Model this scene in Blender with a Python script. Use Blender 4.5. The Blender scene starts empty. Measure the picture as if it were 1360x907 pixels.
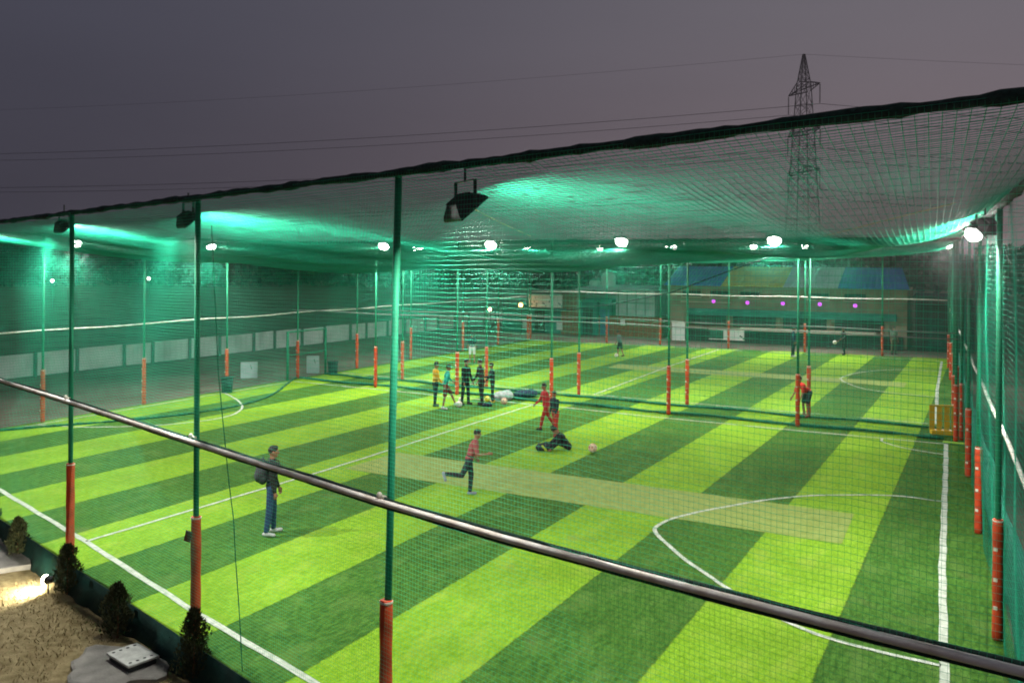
import bpy, bmesh, math, random
import numpy as np
from mathutils import Vector, Matrix, Euler

random.seed(7)
rng = np.random.default_rng(11)
S = bpy.context.scene
COL = S.collection
R = math.radians
PI = math.pi

# ------------------------------------------------------------------ camera
# field frame: X runs across the mowing stripes, Y along them, metres; the camera stands on a terrace 5.5 m up
AL, EYE, FPX, HOR, ROLL = 0.5002, 5.5, 1166.2, 347.17, 0.0062
cam = bpy.data.cameras.new("camera")
cam_o = bpy.data.objects.new("camera", cam)
COL.objects.link(cam_o)
cam.sensor_width = 36.0
cam.lens = 36.0 * FPX / 1360.0
cam.shift_y = -(453.5 - HOR) / 1360.0
cam.clip_start, cam.clip_end = 0.1, 3000
cam_o.matrix_world = (Matrix.Translation((0, 0, EYE)) @ Matrix.Rotation(AL, 4, 'Z')
                      @ Matrix.Rotation(PI / 2, 4, 'X') @ Matrix.Rotation(ROLL, 4, 'Z'))
S.camera = cam_o

# ------------------------------------------------------------------ world: dusk sky
W = bpy.data.worlds.new("World")
S.world = W
W.use_nodes = True
wn, wl = W.node_tree.nodes, W.node_tree.links
wn.clear()
w_out = wn.new('ShaderNodeOutputWorld')
w_bg = wn.new('ShaderNodeBackground')
w_sky = wn.new('ShaderNodeTexSky')
w_sky.sky_type = 'NISHITA'
w_sky.sun_disc = False
w_sky.sun_elevation = R(-4.0)
w_sky.sun_rotation = R(62)
w_tc = wn.new('ShaderNodeTexCoord')
w_dx = wn.new('ShaderNodeVectorMath'); w_dx.operation = 'DOT_PRODUCT'
w_dx.inputs[1].default_value = (math.cos(AL), math.sin(AL), 0)
wl.new(w_tc.outputs['Generated'], w_dx.inputs[0])
w_sep = wn.new('ShaderNodeSeparateXYZ')
wl.new(w_tc.outputs['Generated'], w_sep.inputs[0])
w_r1 = wn.new('ShaderNodeMapRange'); w_r1.interpolation_type = 'SMOOTHSTEP'
w_r1.inputs['From Min'].default_value = -0.55; w_r1.inputs['From Max'].default_value = 0.55
wl.new(w_dx.outputs['Value'], w_r1.inputs['Value'])
w_r2 = wn.new('ShaderNodeMapRange'); w_r2.interpolation_type = 'SMOOTHSTEP'
w_r2.inputs['From Min'].default_value = 0.0; w_r2.inputs['From Max'].default_value = 0.32
wl.new(w_sep.outputs['Z'], w_r2.inputs['Value'])
def w_mix(a, b, fac):
    m = wn.new('ShaderNodeMix'); m.data_type = 'RGBA'
    for sock, v in ((m.inputs[6], a), (m.inputs[7], b)):
        if isinstance(v, tuple): sock.default_value = (*v, 1)
        else: wl.new(v, sock)
    wl.new(fac, m.inputs[0])
    return m.outputs[2]
low = w_mix((0.053, 0.049, 0.066), (0.178, 0.132, 0.146), w_r1.outputs[0])
high = w_mix((0.060, 0.060, 0.084), (0.156, 0.142, 0.164), w_r1.outputs[0])
grad = w_mix(low, high, w_r2.outputs[0])
w_ns = wn.new('ShaderNodeTexNoise'); w_ns.inputs['Scale'].default_value = 2.2; w_ns.inputs['Detail'].default_value = 3
w_st = wn.new('ShaderNodeMapping'); w_st.inputs['Scale'].default_value = (1, 1, 5)
wl.new(w_tc.outputs['Generated'], w_st.inputs[0]); wl.new(w_st.outputs[0], w_ns.inputs['Vector'])
w_nm = wn.new('ShaderNodeMapRange'); w_nm.inputs['To Min'].default_value = 0.90; w_nm.inputs['To Max'].default_value = 1.10
wl.new(w_ns.outputs[0], w_nm.inputs['Value'])
w_mul = wn.new('ShaderNodeVectorMath'); w_mul.operation = 'SCALE'
wl.new(grad, w_mul.inputs[0]); wl.new(w_nm.outputs[0], w_mul.inputs['Scale'])
w_add = wn.new('ShaderNodeVectorMath'); w_add.operation = 'ADD'
w_sc = wn.new('ShaderNodeVectorMath'); w_sc.operation = 'SCALE'; w_sc.inputs['Scale'].default_value = 0.04
wl.new(w_sky.outputs[0], w_sc.inputs[0])
wl.new(w_mul.outputs[0], w_add.inputs[0]); wl.new(w_sc.outputs[0], w_add.inputs[1])
wl.new(w_add.outputs[0], w_bg.inputs['Color'])
w_bg.inputs['Strength'].default_value = 1.0
wl.new(w_bg.outputs[0], w_out.inputs[0])

# last afterglow of a sun that is already down: very weak and very soft
sun = bpy.data.lights.new("afterglow_sun", 'SUN')
sun.energy, sun.angle, sun.color = 0.03, R(30), (1.0, 0.8, 0.72)
sun_o = bpy.data.objects.new("afterglow_sun", sun)
sun_o.rotation_euler = (R(84), 0, R(-62))
COL.objects.link(sun_o)

vs = S.view_settings
S.display_settings.display_device = 'sRGB'
vs.view_transform, vs.look, vs.exposure, vs.gamma, vs.use_curve_mapping = 'Standard', 'None', 0.0, 1.0, False
S.cycles.max_bounces = 5
S.cycles.diffuse_bounces = 3
S.cycles.glossy_bounces = 2
S.cycles.transparent_max_bounces = 8
S.cycles.sample_clamp_indirect = 3.0
S.cycles.caustics_reflective = False
S.cycles.caustics_refractive = False
S.cycles.use_denoising = True
S.cycles.filter_width = 1.9
S.cycles.use_adaptive_sampling = False

FLOOD_W = 560.0          # radiant watts of one floodlight

# ------------------------------------------------------------------ helpers
def at_y(px, py, Y):
    """world point on the upright plane y = Y that the photo shows at pixel px, py"""
    u, v = (px - 680) / FPX, (py - HOR) / FPX
    u, v = u + ROLL * v, v - ROLL * u
    d = Y / (u * math.sin(AL) + math.cos(AL))
    return Vector((u * d * math.cos(AL) - d * math.sin(AL), Y, EYE - v * d))

def mat(name, col, rough=0.7, var=0.12, scale=6.0, bump=0.0, bscale=40.0, metal=0.0, spec=0.3, col2=None, emit=None):
    m = bpy.data.materials.new(name)
    m.use_nodes = True
    n, l = m.node_tree.nodes, m.node_tree.links
    b = n['Principled BSDF']
    b.inputs['Roughness'].default_value = rough
    b.inputs['Metallic'].default_value = metal
    b.inputs['Specular IOR Level'].default_value = spec
    tc = n.new('ShaderNodeTexCoord')
    nz = n.new('ShaderNodeTexNoise')
    nz.inputs['Scale'].default_value = scale; nz.inputs['Detail'].default_value = 5
    l.new(tc.outputs['Object'], nz.inputs['Vector'])
    mx = n.new('ShaderNodeMix'); mx.data_type = 'RGBA'
    c2 = col2 or tuple(min(1, c * (1 + var)) for c in col)
    c1 = col if col2 else tuple(c * (1 - var) for c in col)
    mx.inputs[6].default_value = (*c1, 1); mx.inputs[7].default_value = (*c2, 1)
    rp = n.new('ShaderNodeMapRange'); rp.inputs['From Min'].default_value = 0.32; rp.inputs['From Max'].default_value = 0.68
    l.new(nz.outputs[0], rp.inputs['Value']); l.new(rp.outputs[0], mx.inputs[0])
    l.new(mx.outputs[2], b.inputs['Base Color'])
    if bump:
        nb = n.new('ShaderNodeTexNoise'); nb.inputs['Scale'].default_value = bscale; nb.inputs['Detail'].default_value = 4
        l.new(tc.outputs['Object'], nb.inputs['Vector'])
        bp = n.new('ShaderNodeBump'); bp.inputs['Strength'].default_value = bump; bp.inputs['Distance'].default_value = 0.02
        l.new(nb.outputs[0], bp.inputs['Height']); l.new(bp.outputs[0], b.inputs['Normal'])
    if emit:
        b.inputs['Emission Color'].default_value = (*emit[0], 1); b.inputs['Emission Strength'].default_value = emit[1]
    return m

class MB:
    """collects shapes and links them as ONE mesh object"""
    def __init__(self): self.v, self.f = [], []
    def add(self, vs, fs):
        k = len(self.v)
        self.v += [tuple(p) for p in vs]; self.f += [tuple(i + k for i in q) for q in fs]
        return self
    def box(self, c, s, rz=0.0, rx=0.0, ry=0.0, taper=1.0):
        M = Euler((rx, ry, rz)).to_matrix(); c = Vector(c); out = []
        for z in (-1, 1):
            t = taper if z > 0 else 1.0
            for x, y in ((-1, -1), (1, -1), (1, 1), (-1, 1)):
                out.append(c + M @ Vector((x * s[0] / 2 * t, y * s[1] / 2 * t, z * s[2] / 2)))
        return self.add(out, [(3, 2, 1, 0), (4, 5, 6, 7), (0, 1, 5, 4), (1, 2, 6, 5), (2, 3, 7, 6), (3, 0, 4, 7)])
    def loft(self, rings, cap=True):
        n = len(rings[0]); k = []; fs = []
        for r in rings: k += list(r)
        for i in range(len(rings) - 1):
            for j in range(n):
                a, b = i * n + j, i * n + (j + 1) % n
                fs.append((a, b, b + n, a + n))
        if cap:
            fs.append(tuple(range(n))[::-1]); fs.append(tuple((len(rings) - 1) * n + j for j in range(n)))
        return self.add(k, fs)
    def tube(self, pts, r, n=8, cap=True, sq=(1, 1)):
        pts = [Vector(p) for p in pts]
        rs = r if isinstance(r, (list, tuple)) else [r] * len(pts)
        t0 = (pts[1] - pts[0]).normalized()
        a = Vector((0, 0, 1)) if abs(t0.z) < 0.9 else Vector((1, 0, 0))
        nrm = t0.cross(a).normalized()
        rings = []
        for i, p in enumerate(pts):
            t = (pts[min(i + 1, len(pts) - 1)] - pts[max(i - 1, 0)]).normalized()
            nrm = (nrm - t * nrm.dot(t)).normalized()
            b = t.cross(nrm)
            rings.append([p + nrm * (math.cos(2 * PI * j / n) * rs[i] * sq[0]) + b * (math.sin(2 * PI * j / n) * rs[i] * sq[1]) for j in range(n)])
        return self.loft(rings, cap)
    def lathe(self, prof, c=(0, 0, 0), n=16):
        c = Vector(c)
        return self.loft([[c + Vector((r * math.cos(2 * PI * j / n), r * math.sin(2 * PI * j / n), z)) for j in range(n)] for r, z in prof])
    def ball(self, c, r, M=None, n=12, m=8):
        c = Vector(c); r = r if isinstance(r, (tuple, list)) else (r, r, r); rings = []
        for i in range(m + 1):
            th = PI * (0.02 + 0.96 * i / m)
            ring = []
            for j in range(n):
                p = Vector((r[0] * math.sin(th) * math.cos(2 * PI * j / n), r[1] * math.sin(th) * math.sin(2 * PI * j / n), -r[2] * math.cos(th)))
                ring.append(c + (M @ p if M else p))
            rings.append(ring)
        return self.loft(rings)
    def limb(self, a, b, ra, rb, n=12):
        """tapered capsule"""
        a, b = Vector(a), Vector(b); t = (b - a).normalized()
        x = t.cross(Vector((0.31, 0.2, 0.93)) if abs(t.z) < 0.9 else Vector((1, 0, 0))).normalized(); y = t.cross(x)
        rings = []
        for ang in (80, 50, 20):
            q = a - t * ra * math.sin(R(ang)); rr = ra * math.cos(R(ang)); rings.append((q, rr))
        rings += [(a, ra), (a.lerp(b, 0.5), (ra + rb) / 2), (b, rb)]
        for ang in (20, 50, 80):
            rings.append((b + t * rb * math.sin(R(ang)), rb * math.cos(R(ang))))
        return self.loft([[q + x * math.cos(2 * PI * j / n) * rr + y * math.sin(2 * PI * j / n) * rr for j in range(n)] for q, rr in rings])
    def build(self, name, m, parent=None, smooth=False, world=False, bevel=0.0):
        me = bpy.data.meshes.new(name)
        me.from_pydata([tuple(p) for p in self.v], [], self.f)
        if m: me.materials.append(m)
        o = bpy.data.objects.new(name, me); COL.objects.link(o)
        if parent:
            o.parent = parent
            if world: o.matrix_parent_inverse = parent.matrix_world.inverted() if False else Matrix.Translation(-Vector(parent.location))
        if smooth: me.polygons.foreach_set('use_smooth', [True] * len(me.polygons))
        if bevel:
            b = o.modifiers.new('edge', 'BEVEL'); b.width = bevel; b.segments = 2; b.limit_method = 'ANGLE'
        return o

def tag(o, label=None, cat=None, group=None, kind=None):
    if label: o['label'] = label
    if cat: o['category'] = cat
    if group: o['group'] = group
    if kind: o['kind'] = kind
    return o
def thing(name, loc, label, cat, group=None, rz=0.0):
    o = bpy.data.objects.new(name, None); COL.objects.link(o)
    o.location = loc; o.rotation_euler = (0, 0, rz); o.empty_display_size = 0.2
    return tag(o, label, cat, group)

def net_object(name, point, nu, nv, su, sv, r, m, parent=None, normal=(0, 0, 1), thin=1.0):
    """knotted twine net: nu+1 strands of sv pieces one way and nv+1 strands of su pieces the other; point(u, v) gives x, y, z"""
    V, F, base = [], [], 0
    N = np.array(normal, float); N /= np.linalg.norm(N)
    for axis, (nl, ns, r) in enumerate(((nu, sv, r * thin), (nv, su, r))):
        a = np.linspace(0, 1, nl + 1)[:, None]; b = np.linspace(0, 1, ns + 1)[None, :]
        A, B = np.broadcast_arrays(a, b)
        P = point(A, B) if axis == 0 else point(B, A)
        P = np.stack(P, -1)                                   # lines, samples, 3
        T = np.gradient(P, axis=1); T /= np.linalg.norm(T, axis=2, keepdims=True) + 1e-9
        X = np.cross(T, N); X /= np.linalg.norm(X, axis=2, keepdims=True) + 1e-9
        Y = np.cross(T, X)
        ring = [P + r * (math.cos(q) * X + math.sin(q) * Y) for q in (0.5, 0.5 + 2 * PI / 3, 0.5 + 4 * PI / 3)]
        Q = np.stack(ring, 2)                                 # lines, samples, 3, 3
        L, Sm = Q.shape[:2]
        V.append(Q.reshape(-1, 3))
        idx = base + np.arange(L * Sm * 3).reshape(L, Sm, 3)
        i0, i1 = idx[:, :-1, :], idx[:, 1:, :]
        f = np.stack([i0, np.roll(i0, -1, 2), np.roll(i1, -1, 2), i1], -1).reshape(-1, 4)
        F.append(f); base += L * Sm * 3
    V = np.concatenate(V).astype(np.float32); F = np.concatenate(F).astype(np.int32)
    me = bpy.data.meshes.new(name)
    me.vertices.add(len(V)); me.vertices.foreach_set('co', V.ravel())
    me.loops.add(F.size); me.loops.foreach_set('vertex_index', F.ravel())
    me.polygons.add(len(F)); me.polygons.foreach_set('loop_start', np.arange(0, F.size, 4, dtype=np.int32))
    me.update(calc_edges=True)
    me.polygons.foreach_set('use_smooth', np.ones(len(F), bool))
    me.materials.append(m)
    o = bpy.data.objects.new(name, me); COL.objects.link(o)
    if parent:
        o.parent = parent; o.matrix_parent_inverse = Matrix.Translation(-Vector(parent.location))
    return o

# ------------------------------------------------------------------ materials
M_post = mat('green_post_paint', (0.012, 0.17, 0.085), 0.6, 0.25, 3.0, 0.1, 60, spec=0.2)
M_pad = mat('red_pad_vinyl', (0.50, 0.048, 0.010), 0.6, 0.3, 5.0, 0.25, 25, spec=0.4)
M_tape = mat('pale_tape', (0.65, 0.60, 0.5), 0.6)
M_galv = mat('galvanised_pipe', (0.84, 0.82, 0.78), 0.75, 0.2, 5.0, 0.3, 30, metal=0.0, col2=(0.58, 0.50, 0.42))
M_dull = mat('dull_pipe', (0.13, 0.16, 0.14), 0.6, 0.2, 6.0)
M_hem = mat('dark_net_hem', (0.008, 0.035, 0.026), 0.9, 0.5, 20.0, 0.8, 40)
M_net = mat('green_twine', (0.016, 0.42, 0.24), 0.75, 0.2, 3.0, spec=0.2)
M_bundle = mat('gathered_net', (0.012, 0.135, 0.070), 0.9, 0.5, 10.0, 1.0, 30)
M_cloth = mat('teal_shade_cloth', (0.012, 0.13, 0.095), 0.85, 0.35, 1.6, 0.5, 14)
M_skirt = mat('dark_green_skirt', (0.006, 0.045, 0.034), 0.8, 0.4, 2.5, 0.5, 12)
M_black = mat('black_enamel', (0.012, 0.013, 0.013), 0.5, 0.2, 8.0, spec=0.4)
M_lens = mat('lit_led_panel', (0.9, 0.9, 0.9), 0.3, 0.02, emit=((1.0, 1.0, 0.93), 45.0))
M_line = mat('white_line_paint', (0.30, 0.36, 0.27), 0.9, 0.16, 7.0, 0.6, 60, col2=(0.54, 0.58, 0.50))
M_white = mat('white_board', (0.62, 0.65, 0.62), 0.6, 0.12, 3.0)
M_rust = mat('rusty_plate', (0.16, 0.05, 0.035), 0.7, 0.3, 12.0)
M_steel = mat('pylon_steel', (0.20, 0.18, 0.18), 0.6, 0.2, 1.0)
M_wire = mat('aluminium_wire', (0.06, 0.055, 0.06), 0.6, 0.1)

def turf_material():
    m = bpy.data.materials.new('striped_turf'); m.use_nodes = True
    n, l = m.node_tree.nodes, m.node_tree.links
    b = n['Principled BSDF']; b.inputs['Roughness'].default_value = 0.9; b.inputs['Specular IOR Level'].default_value = 0.06
    tc = n.new('ShaderNodeTexCoord'); sp = n.new('ShaderNodeSeparateXYZ'); l.new(tc.outputs['Object'], sp.inputs[0])
    def noise(scale, detail=4, vec=None, stretch=None):
        z = n.new('ShaderNodeTexNoise'); z.inputs['Scale'].default_value = scale; z.inputs['Detail'].default_value = detail
        if stretch:
            mp = n.new('ShaderNodeMapping'); mp.inputs['Scale'].default_value = stretch
            l.new(tc.outputs['Object'], mp.inputs[0]); l.new(mp.outputs[0], z.inputs['Vector'])
        else: l.new(tc.outputs['Object'], z.inputs['Vector'])
        return z.outputs[0]
    def math_(op, a, b_=None, c=None):
        k = n.new('ShaderNodeMath'); k.operation = op
        for i, v in enumerate((a, b_, c)):
            if v is None: continue
            if isinstance(v, (int, float)): k.inputs[i].default_value = v
            else: l.new(v, k.inputs[i])
        return k.outputs[0]
    def mix(a, c, fac):
        x = n.new('ShaderNodeMix'); x.data_type = 'RGBA'
        for sock, v in ((x.inputs[6], a), (x.inputs[7], c)):
            if isinstance(v, tuple): sock.default_value = (*v, 1)
            else: l.new(v, sock)
        l.new(fac, x.inputs[0]); return x.outputs[2]
    def ramp(v, a, c):
        k = n.new('ShaderNodeMapRange'); k.interpolation_type = 'SMOOTHSTEP'
        k.inputs['From Min'].default_value = a; k.inputs['From Max'].default_value = c; l.new(v, k.inputs['Value']); return k.outputs[0]
    wob = math_('MULTIPLY', math_('SUBTRACT', noise(9, 3), 0.5), 0.07)
    x = math_('ADD', math_('ADD', sp.outputs['X'], 2.04), wob)
    fr = math_('PINGPONG', math_('ADD', x, 3.0), 2.0)             # 0..2..0 with period 4
    bright = ramp(math_('SUBTRACT', fr, 1.0), -0.02, 0.02)        # 1 where the seams enclose the lime rolls
    pile = noise(55, 3, stretch=(1.0, 0.35, 1.0))
    tuft = noise(16, 5, stretch=(1.0, 0.4, 1.0))
    patch = noise(0.55, 5)
    worn = ramp(noise(2.3, 7, stretch=(1.0, 0.45, 1.0)), 0.48, 0.72)
    lime = mix((0.135, 0.285, 0.010), (0.202, 0.368, 0.024), ramp(tuft, 0.3, 0.7))
    deep = mix((0.028, 0.088, 0.010), (0.064, 0.165, 0.022), ramp(tuft, 0.3, 0.7))
    deep = mix(deep, (0.105, 0.195, 0.040), math_('MULTIPLY', worn, 0.50))
    lime = mix(lime, (0.270, 0.385, 0.050), math_('MULTIPLY', worn, 0.45))
    bright = math_('MULTIPLY', bright, ramp(math_('MULTIPLY', x, -1.0), -0.02, 0.02))
    c = mix(deep, lime, bright)
    scuff = ramp(noise(0.9, 8), 0.62, 0.74)
    c = mix(c, (0.150, 0.150, 0.060), math_('MULTIPLY', scuff, 0.28))
    seam = math_('MULTIPLY', ramp(math_('ABSOLUTE', math_('SUBTRACT', fr, 1.0)), 0.035, 0.0), 0.45)
    c = mix(c, (0.020, 0.045, 0.008), seam)
    k = math_('ADD', 0.68, math_('MULTIPLY', patch, 0.64))
    k = math_('MULTIPLY', k, math_('ADD', 0.60, math_('MULTIPLY', pile, 0.80)))
    vm = n.new('ShaderNodeVectorMath'); vm.operation = 'SCALE'; l.new(c, vm.inputs[0]); l.new(k, vm.inputs['Scale'])
    l.new(vm.outputs[0], b.inputs['Base Color'])
    bp = n.new('ShaderNodeBump'); bp.inputs['Strength'].default_value = 0.7; bp.inputs['Distance'].default_value = 0.025
    l.new(math_('ADD', pile, tuft), bp.inputs['Height']); l.new(bp.outputs[0], b.inputs['Normal'])
    return m
M_turf = turf_material()
M_strip = mat('sandy_turf_strip', (0.180, 0.250, 0.040), 0.9, 0.1, 5.0, 0.6, 60, col2=(0.240, 0.320, 0.070))
M_earth = mat('bare_earth', (0.095, 0.070, 0.050), 0.95, 0.3, 0.35, 0.7, 3, col2=(0.19, 0.155, 0.125))
M_lawn = mat('dry_lawn', (0.13, 0.095, 0.038), 0.95, 0.4, 7.0, 1.0, 22, col2=(0.26, 0.21, 0.105))
M_conc = mat('worn_concrete', (0.20, 0.19, 0.17), 0.9, 0.25, 4.0, 0.4, 30)

# ------------------------------------------------------------------ ground, turf, markings
def near_y(x): return 10.2 - 0.2697 * (x + 14.7)        # the near fence line
def right_x(y): return 0.10 - 0.056 * (y - 14.7)        # the right fence line

def sheet(name, pts, z, m, kind='structure', thick=0.0):
    me = MB()
    if thick:
        n_ = len(pts)
        me.add([(x, y, z) for x, y in pts] + [(x, y, z - thick) for x, y in pts],
               [tuple(range(n_))] + [(i, i + n_, (i + 1) % n_ + n_, (i + 1) % n_) for i in range(n_)])
    else: me.add([(x, y, z) for x, y in pts], [tuple(range(len(pts)))])
    o = me.build(name, m); o['kind'] = kind
    return o

# wide earth beyond the pitch, one sheet to the horizon with the garden dropped a little in front of the fence
g = MB()
NE = lambda x: near_y(x) - 0.14
g.add([(-900, NE(-900), -0.02), (700, NE(700), -0.02), (700, 1500, -0.02), (-900, 1500, -0.02)], [(0, 1, 2, 3)])
g.build('ground', M_earth)['kind'] = 'structure'
lawn = MB()
lw, lh = 90, 40
for j in range(lh + 1):
    for i in range(lw + 1):
        x = -45 + 62 * i / lw; d = 0.0 if j == 0 else 0.05 + 26 * (j / lh) ** 2.2
        z = -0.36 + 0.025 * math.sin(x * 2.1 + d * 3) + 0.02 * math.sin(x * 5.3 - d * 4.1)
        lawn.v.append((x, NE(x) - d, z))
for j in range(lh):
    for i in range(lw):
        a = j * (lw + 1) + i; lawn.f.append((a + lw + 1, a + lw + 2, a + 1, a))
lawn.build('garden_ground', M_lawn, smooth=True)['kind'] = 'structure'

TX0, TY1 = -28.05, 56.2
turf_pts = [(TX0, near_y(TX0) - 0.13), (0.75, near_y(0.75) - 0.13), (right_x(TY1) + 0.35, TY1 + 0.6), (TX0 - 0.5, TY1 - 1.6)]
sheet('turf', turf_pts, 0.012, M_turf, thick=0.05)
sheet('turf_strip', [(-14.95, 18.2), (-2.55, 18.2), (-2.62, 20.5), (-14.9, 20.5)], 0.018, M_strip)
sheet('turf_strip', [(-17.5, 42.4), (-3.4, 42.6), (-3.4, 44.3), (-17.6, 44.3)], 0.018, M_strip)

def line_mark(name, pts, w, z=0.022):
    pts = [Vector((x, y, 0)) for x, y in pts]; L = []; out = []
    for i in range(len(pts) - 1):
        k = max(1, int((pts[i + 1] - pts[i]).length / 0.25))
        out += [pts[i].lerp(pts[i + 1], q / k) for q in range(k)]
    out.append(pts[-1])
    m = MB(); n_ = len(out)
    for i, p in enumerate(out):
        t = (out[min(i + 1, n_ - 1)] - out[max(i - 1, 0)]).normalized(); s = Vector((-t.y, t.x, 0))
        wj = w * (1 + 0.12 * (random.random() - 0.5)); off = s * 0.006 * math.sin(i * 0.9 + random.random())
        m.v += [tuple(p + s * wj / 2 + off + Vector((0, 0, z))), tuple(p - s * wj / 2 + off + Vector((0, 0, z)))]
    m.f = [(2 * i, 2 * i + 1, 2 * i + 3, 2 * i + 2) for i in range(n_ - 1)]
    o = m.build(name, M_line); o['kind'] = 'structure'
def smooth_path(pts, k=6):
    P = [Vector((*p, 0)) for p in pts]; P = [2 * P[0] - P[1]] + P + [2 * P[-1] - P[-2]]; out = []
    for i in range(1, len(P) - 2):
        for j in range(k):
            t = j / k
            q = 0.5 * ((2 * P[i]) + (P[i + 1] - P[i - 1]) * t + (2 * P[i - 1] - 5 * P[i] + 4 * P[i + 1] - P[i + 2]) * t * t + (3 * P[i] - P[i - 1] - 3 * P[i + 1] + P[i + 2]) * t ** 3)
            out.append((q.x, q.y))
    return out + [pts[-1]]
LW = 0.085
line_mark('touchline', [(-27.7, 14.42), (-20.5, 12.42), (-15.4, 11.0), (-10.8, 9.63), (-7.7, 8.80), (-0.4, 6.78)], 0.11)
line_mark('goal_line', [(-0.36, 6.9), (-0.52, 12.9), (-0.75, 17.5), (-1.12, 27.9), (-1.2, 29.85)], 0.12)
line_mark('touchline', [(-27.6, 30.1), (-14.1, 29.95), (-10, 29.75), (-6, 29.75), (-1.2, 29.85)], LW)
line_mark('halfway_line', [(-15.4, 11.0), (-15.25, 17.7), (-15.4, 30.0)], LW)
line_mark('goal_line', [(-27.6, 14.5), (-27.65, 24), (-27.7, 30.0)], LW)
line_mark('goal_arc', smooth_path([(-1.0, 22.6), (-1.9, 22.6), (-2.7, 22.25), (-3.7, 21.6), (-4.5, 20.75), (-5.25, 19.6), (-5.8, 18.6), (-6.06, 17.8), (-6.03, 17.2), (-5.7, 16.7), (-5.0, 15.85), (-4.2, 15.05), (-3.6, 14.5), (-2.7, 13.80), (-1.8, 13.46), (-0.58, 13.36)]), LW)
line_mark('goal_arc', smooth_path([(-27.6, 26.0), (-26.2, 25.2), (-24.8, 24.2), (-23.9, 23.2), (-23.45, 22.2), (-23.5, 21.2), (-24.2, 19.8), (-25.8, 18.5), (-27.6, 17.9)]), LW)
line_mark('corner_arc', smooth_path([(-3.0, 29.75), (-2.9, 29.2), (-2.3, 28.6), (-1.6, 28.3), (-1.2, 28.2)]), 0.07)
line_mark('touchline', [(-27.8, 33.6), (-14, 33.45), (-7.3, 33.4), (-1.9, 33.35)], LW)
line_mark('halfway_line', [(-14.4, 33.4), (-14.9, 44), (-15.1, 55.0)], LW)
line_mark('goal_line', [(-1.65, 33.4), (-2.05, 42.1), (-2.45, 55.0)], 0.12)
line_mark('touchline', [(-28.0, 54.2), (-15, 55.0), (-2.45, 55.2)], LW)
line_mark('goal_arc', smooth_path([(-2.4, 49.9), (-4.2, 49.5), (-5.3, 48.3), (-6.0, 46.6), (-6.3, 44.7), (-6.15, 43.6), (-5.6, 42.3), (-4.8, 41.1), (-3.6, 40.5), (-2.05, 40.2)]), LW)

# ------------------------------------------------------------------ fences
def lumpy(pts, r, k=0.35, step=0.12, n=8):
    pts = [Vector(p) for p in pts]; out = []
    for i in range(len(pts) - 1):
        q = max(1, int((pts[i + 1] - pts[i]).length / step)); out += [pts[i].lerp(pts[i + 1], j / q) for j in range(q)]
    out.append(pts[-1]); ph = random.random() * 9
    rs = [r * (1 + k * (0.6 * math.sin(i * 0.83 + ph) * math.sin(i * 0.31) + 0.8 * (random.random() - 0.5))) for i in range(len(out))]
    out = [p + Vector((0, 0, 0.10 * r * math.sin(i * 0.37 + ph))) for i, p in enumerate(out)]
    return out, rs

def fence_post(parent, x, y, top=6.35, lean=(0, 0), pad=1.78, z0=0.0, padded=True, rail_z=2.95, clamp=None):
    ox, oy = x - parent.location.x, y - parent.location.y
    m = MB().tube([(ox, oy, z0 - 0.2), (ox + lean[0] * .5, oy + lean[1] * .5, top / 2), (ox + lean[0], oy + lean[1], top)], 0.041, 12)
    m.lathe([(0.047, 0), (0.052, 0.004), (0.052, 0.03), (0.03, 0.045)], (ox + lean[0], oy + lean[1], top - 0.02), 12)
    p = m.build('post', M_post, parent, smooth=True)
    if padded:
        q = [(0.058, 0.02), (0.072, 0.03)]
        zz = 0.03
        while zz < pad - 0.1:
            zz += 0.11; q.append((0.072 + 0.003 * math.sin(zz * 9 + x), zz))
        q += [(0.070, pad - 0.01), (0.05, pad)]
        lx = lean[0] * 0.14
        s = MB().lathe(q, (ox + lx, oy, z0), 14).build('padding', M_pad, p, smooth=True)
        MB().lathe([(0.068, -0.012), (0.076, -0.010), (0.076, 0.010), (0.05, 0.014)], (ox + lx, oy, z0 + pad * 0.985), 14).build('tape', M_tape, p)
        if not clamp:
            for f_ in (0.25, 0.48, 0.73):
                MB().box((ox + lx - 0.03, oy - 0.064, z0 + pad * (f_ + 0.04 * math.sin(x * 3 + y))), (0.055, 0.022, 0.05), -0.3).build('tape', M_tape, p)
    return p

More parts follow.
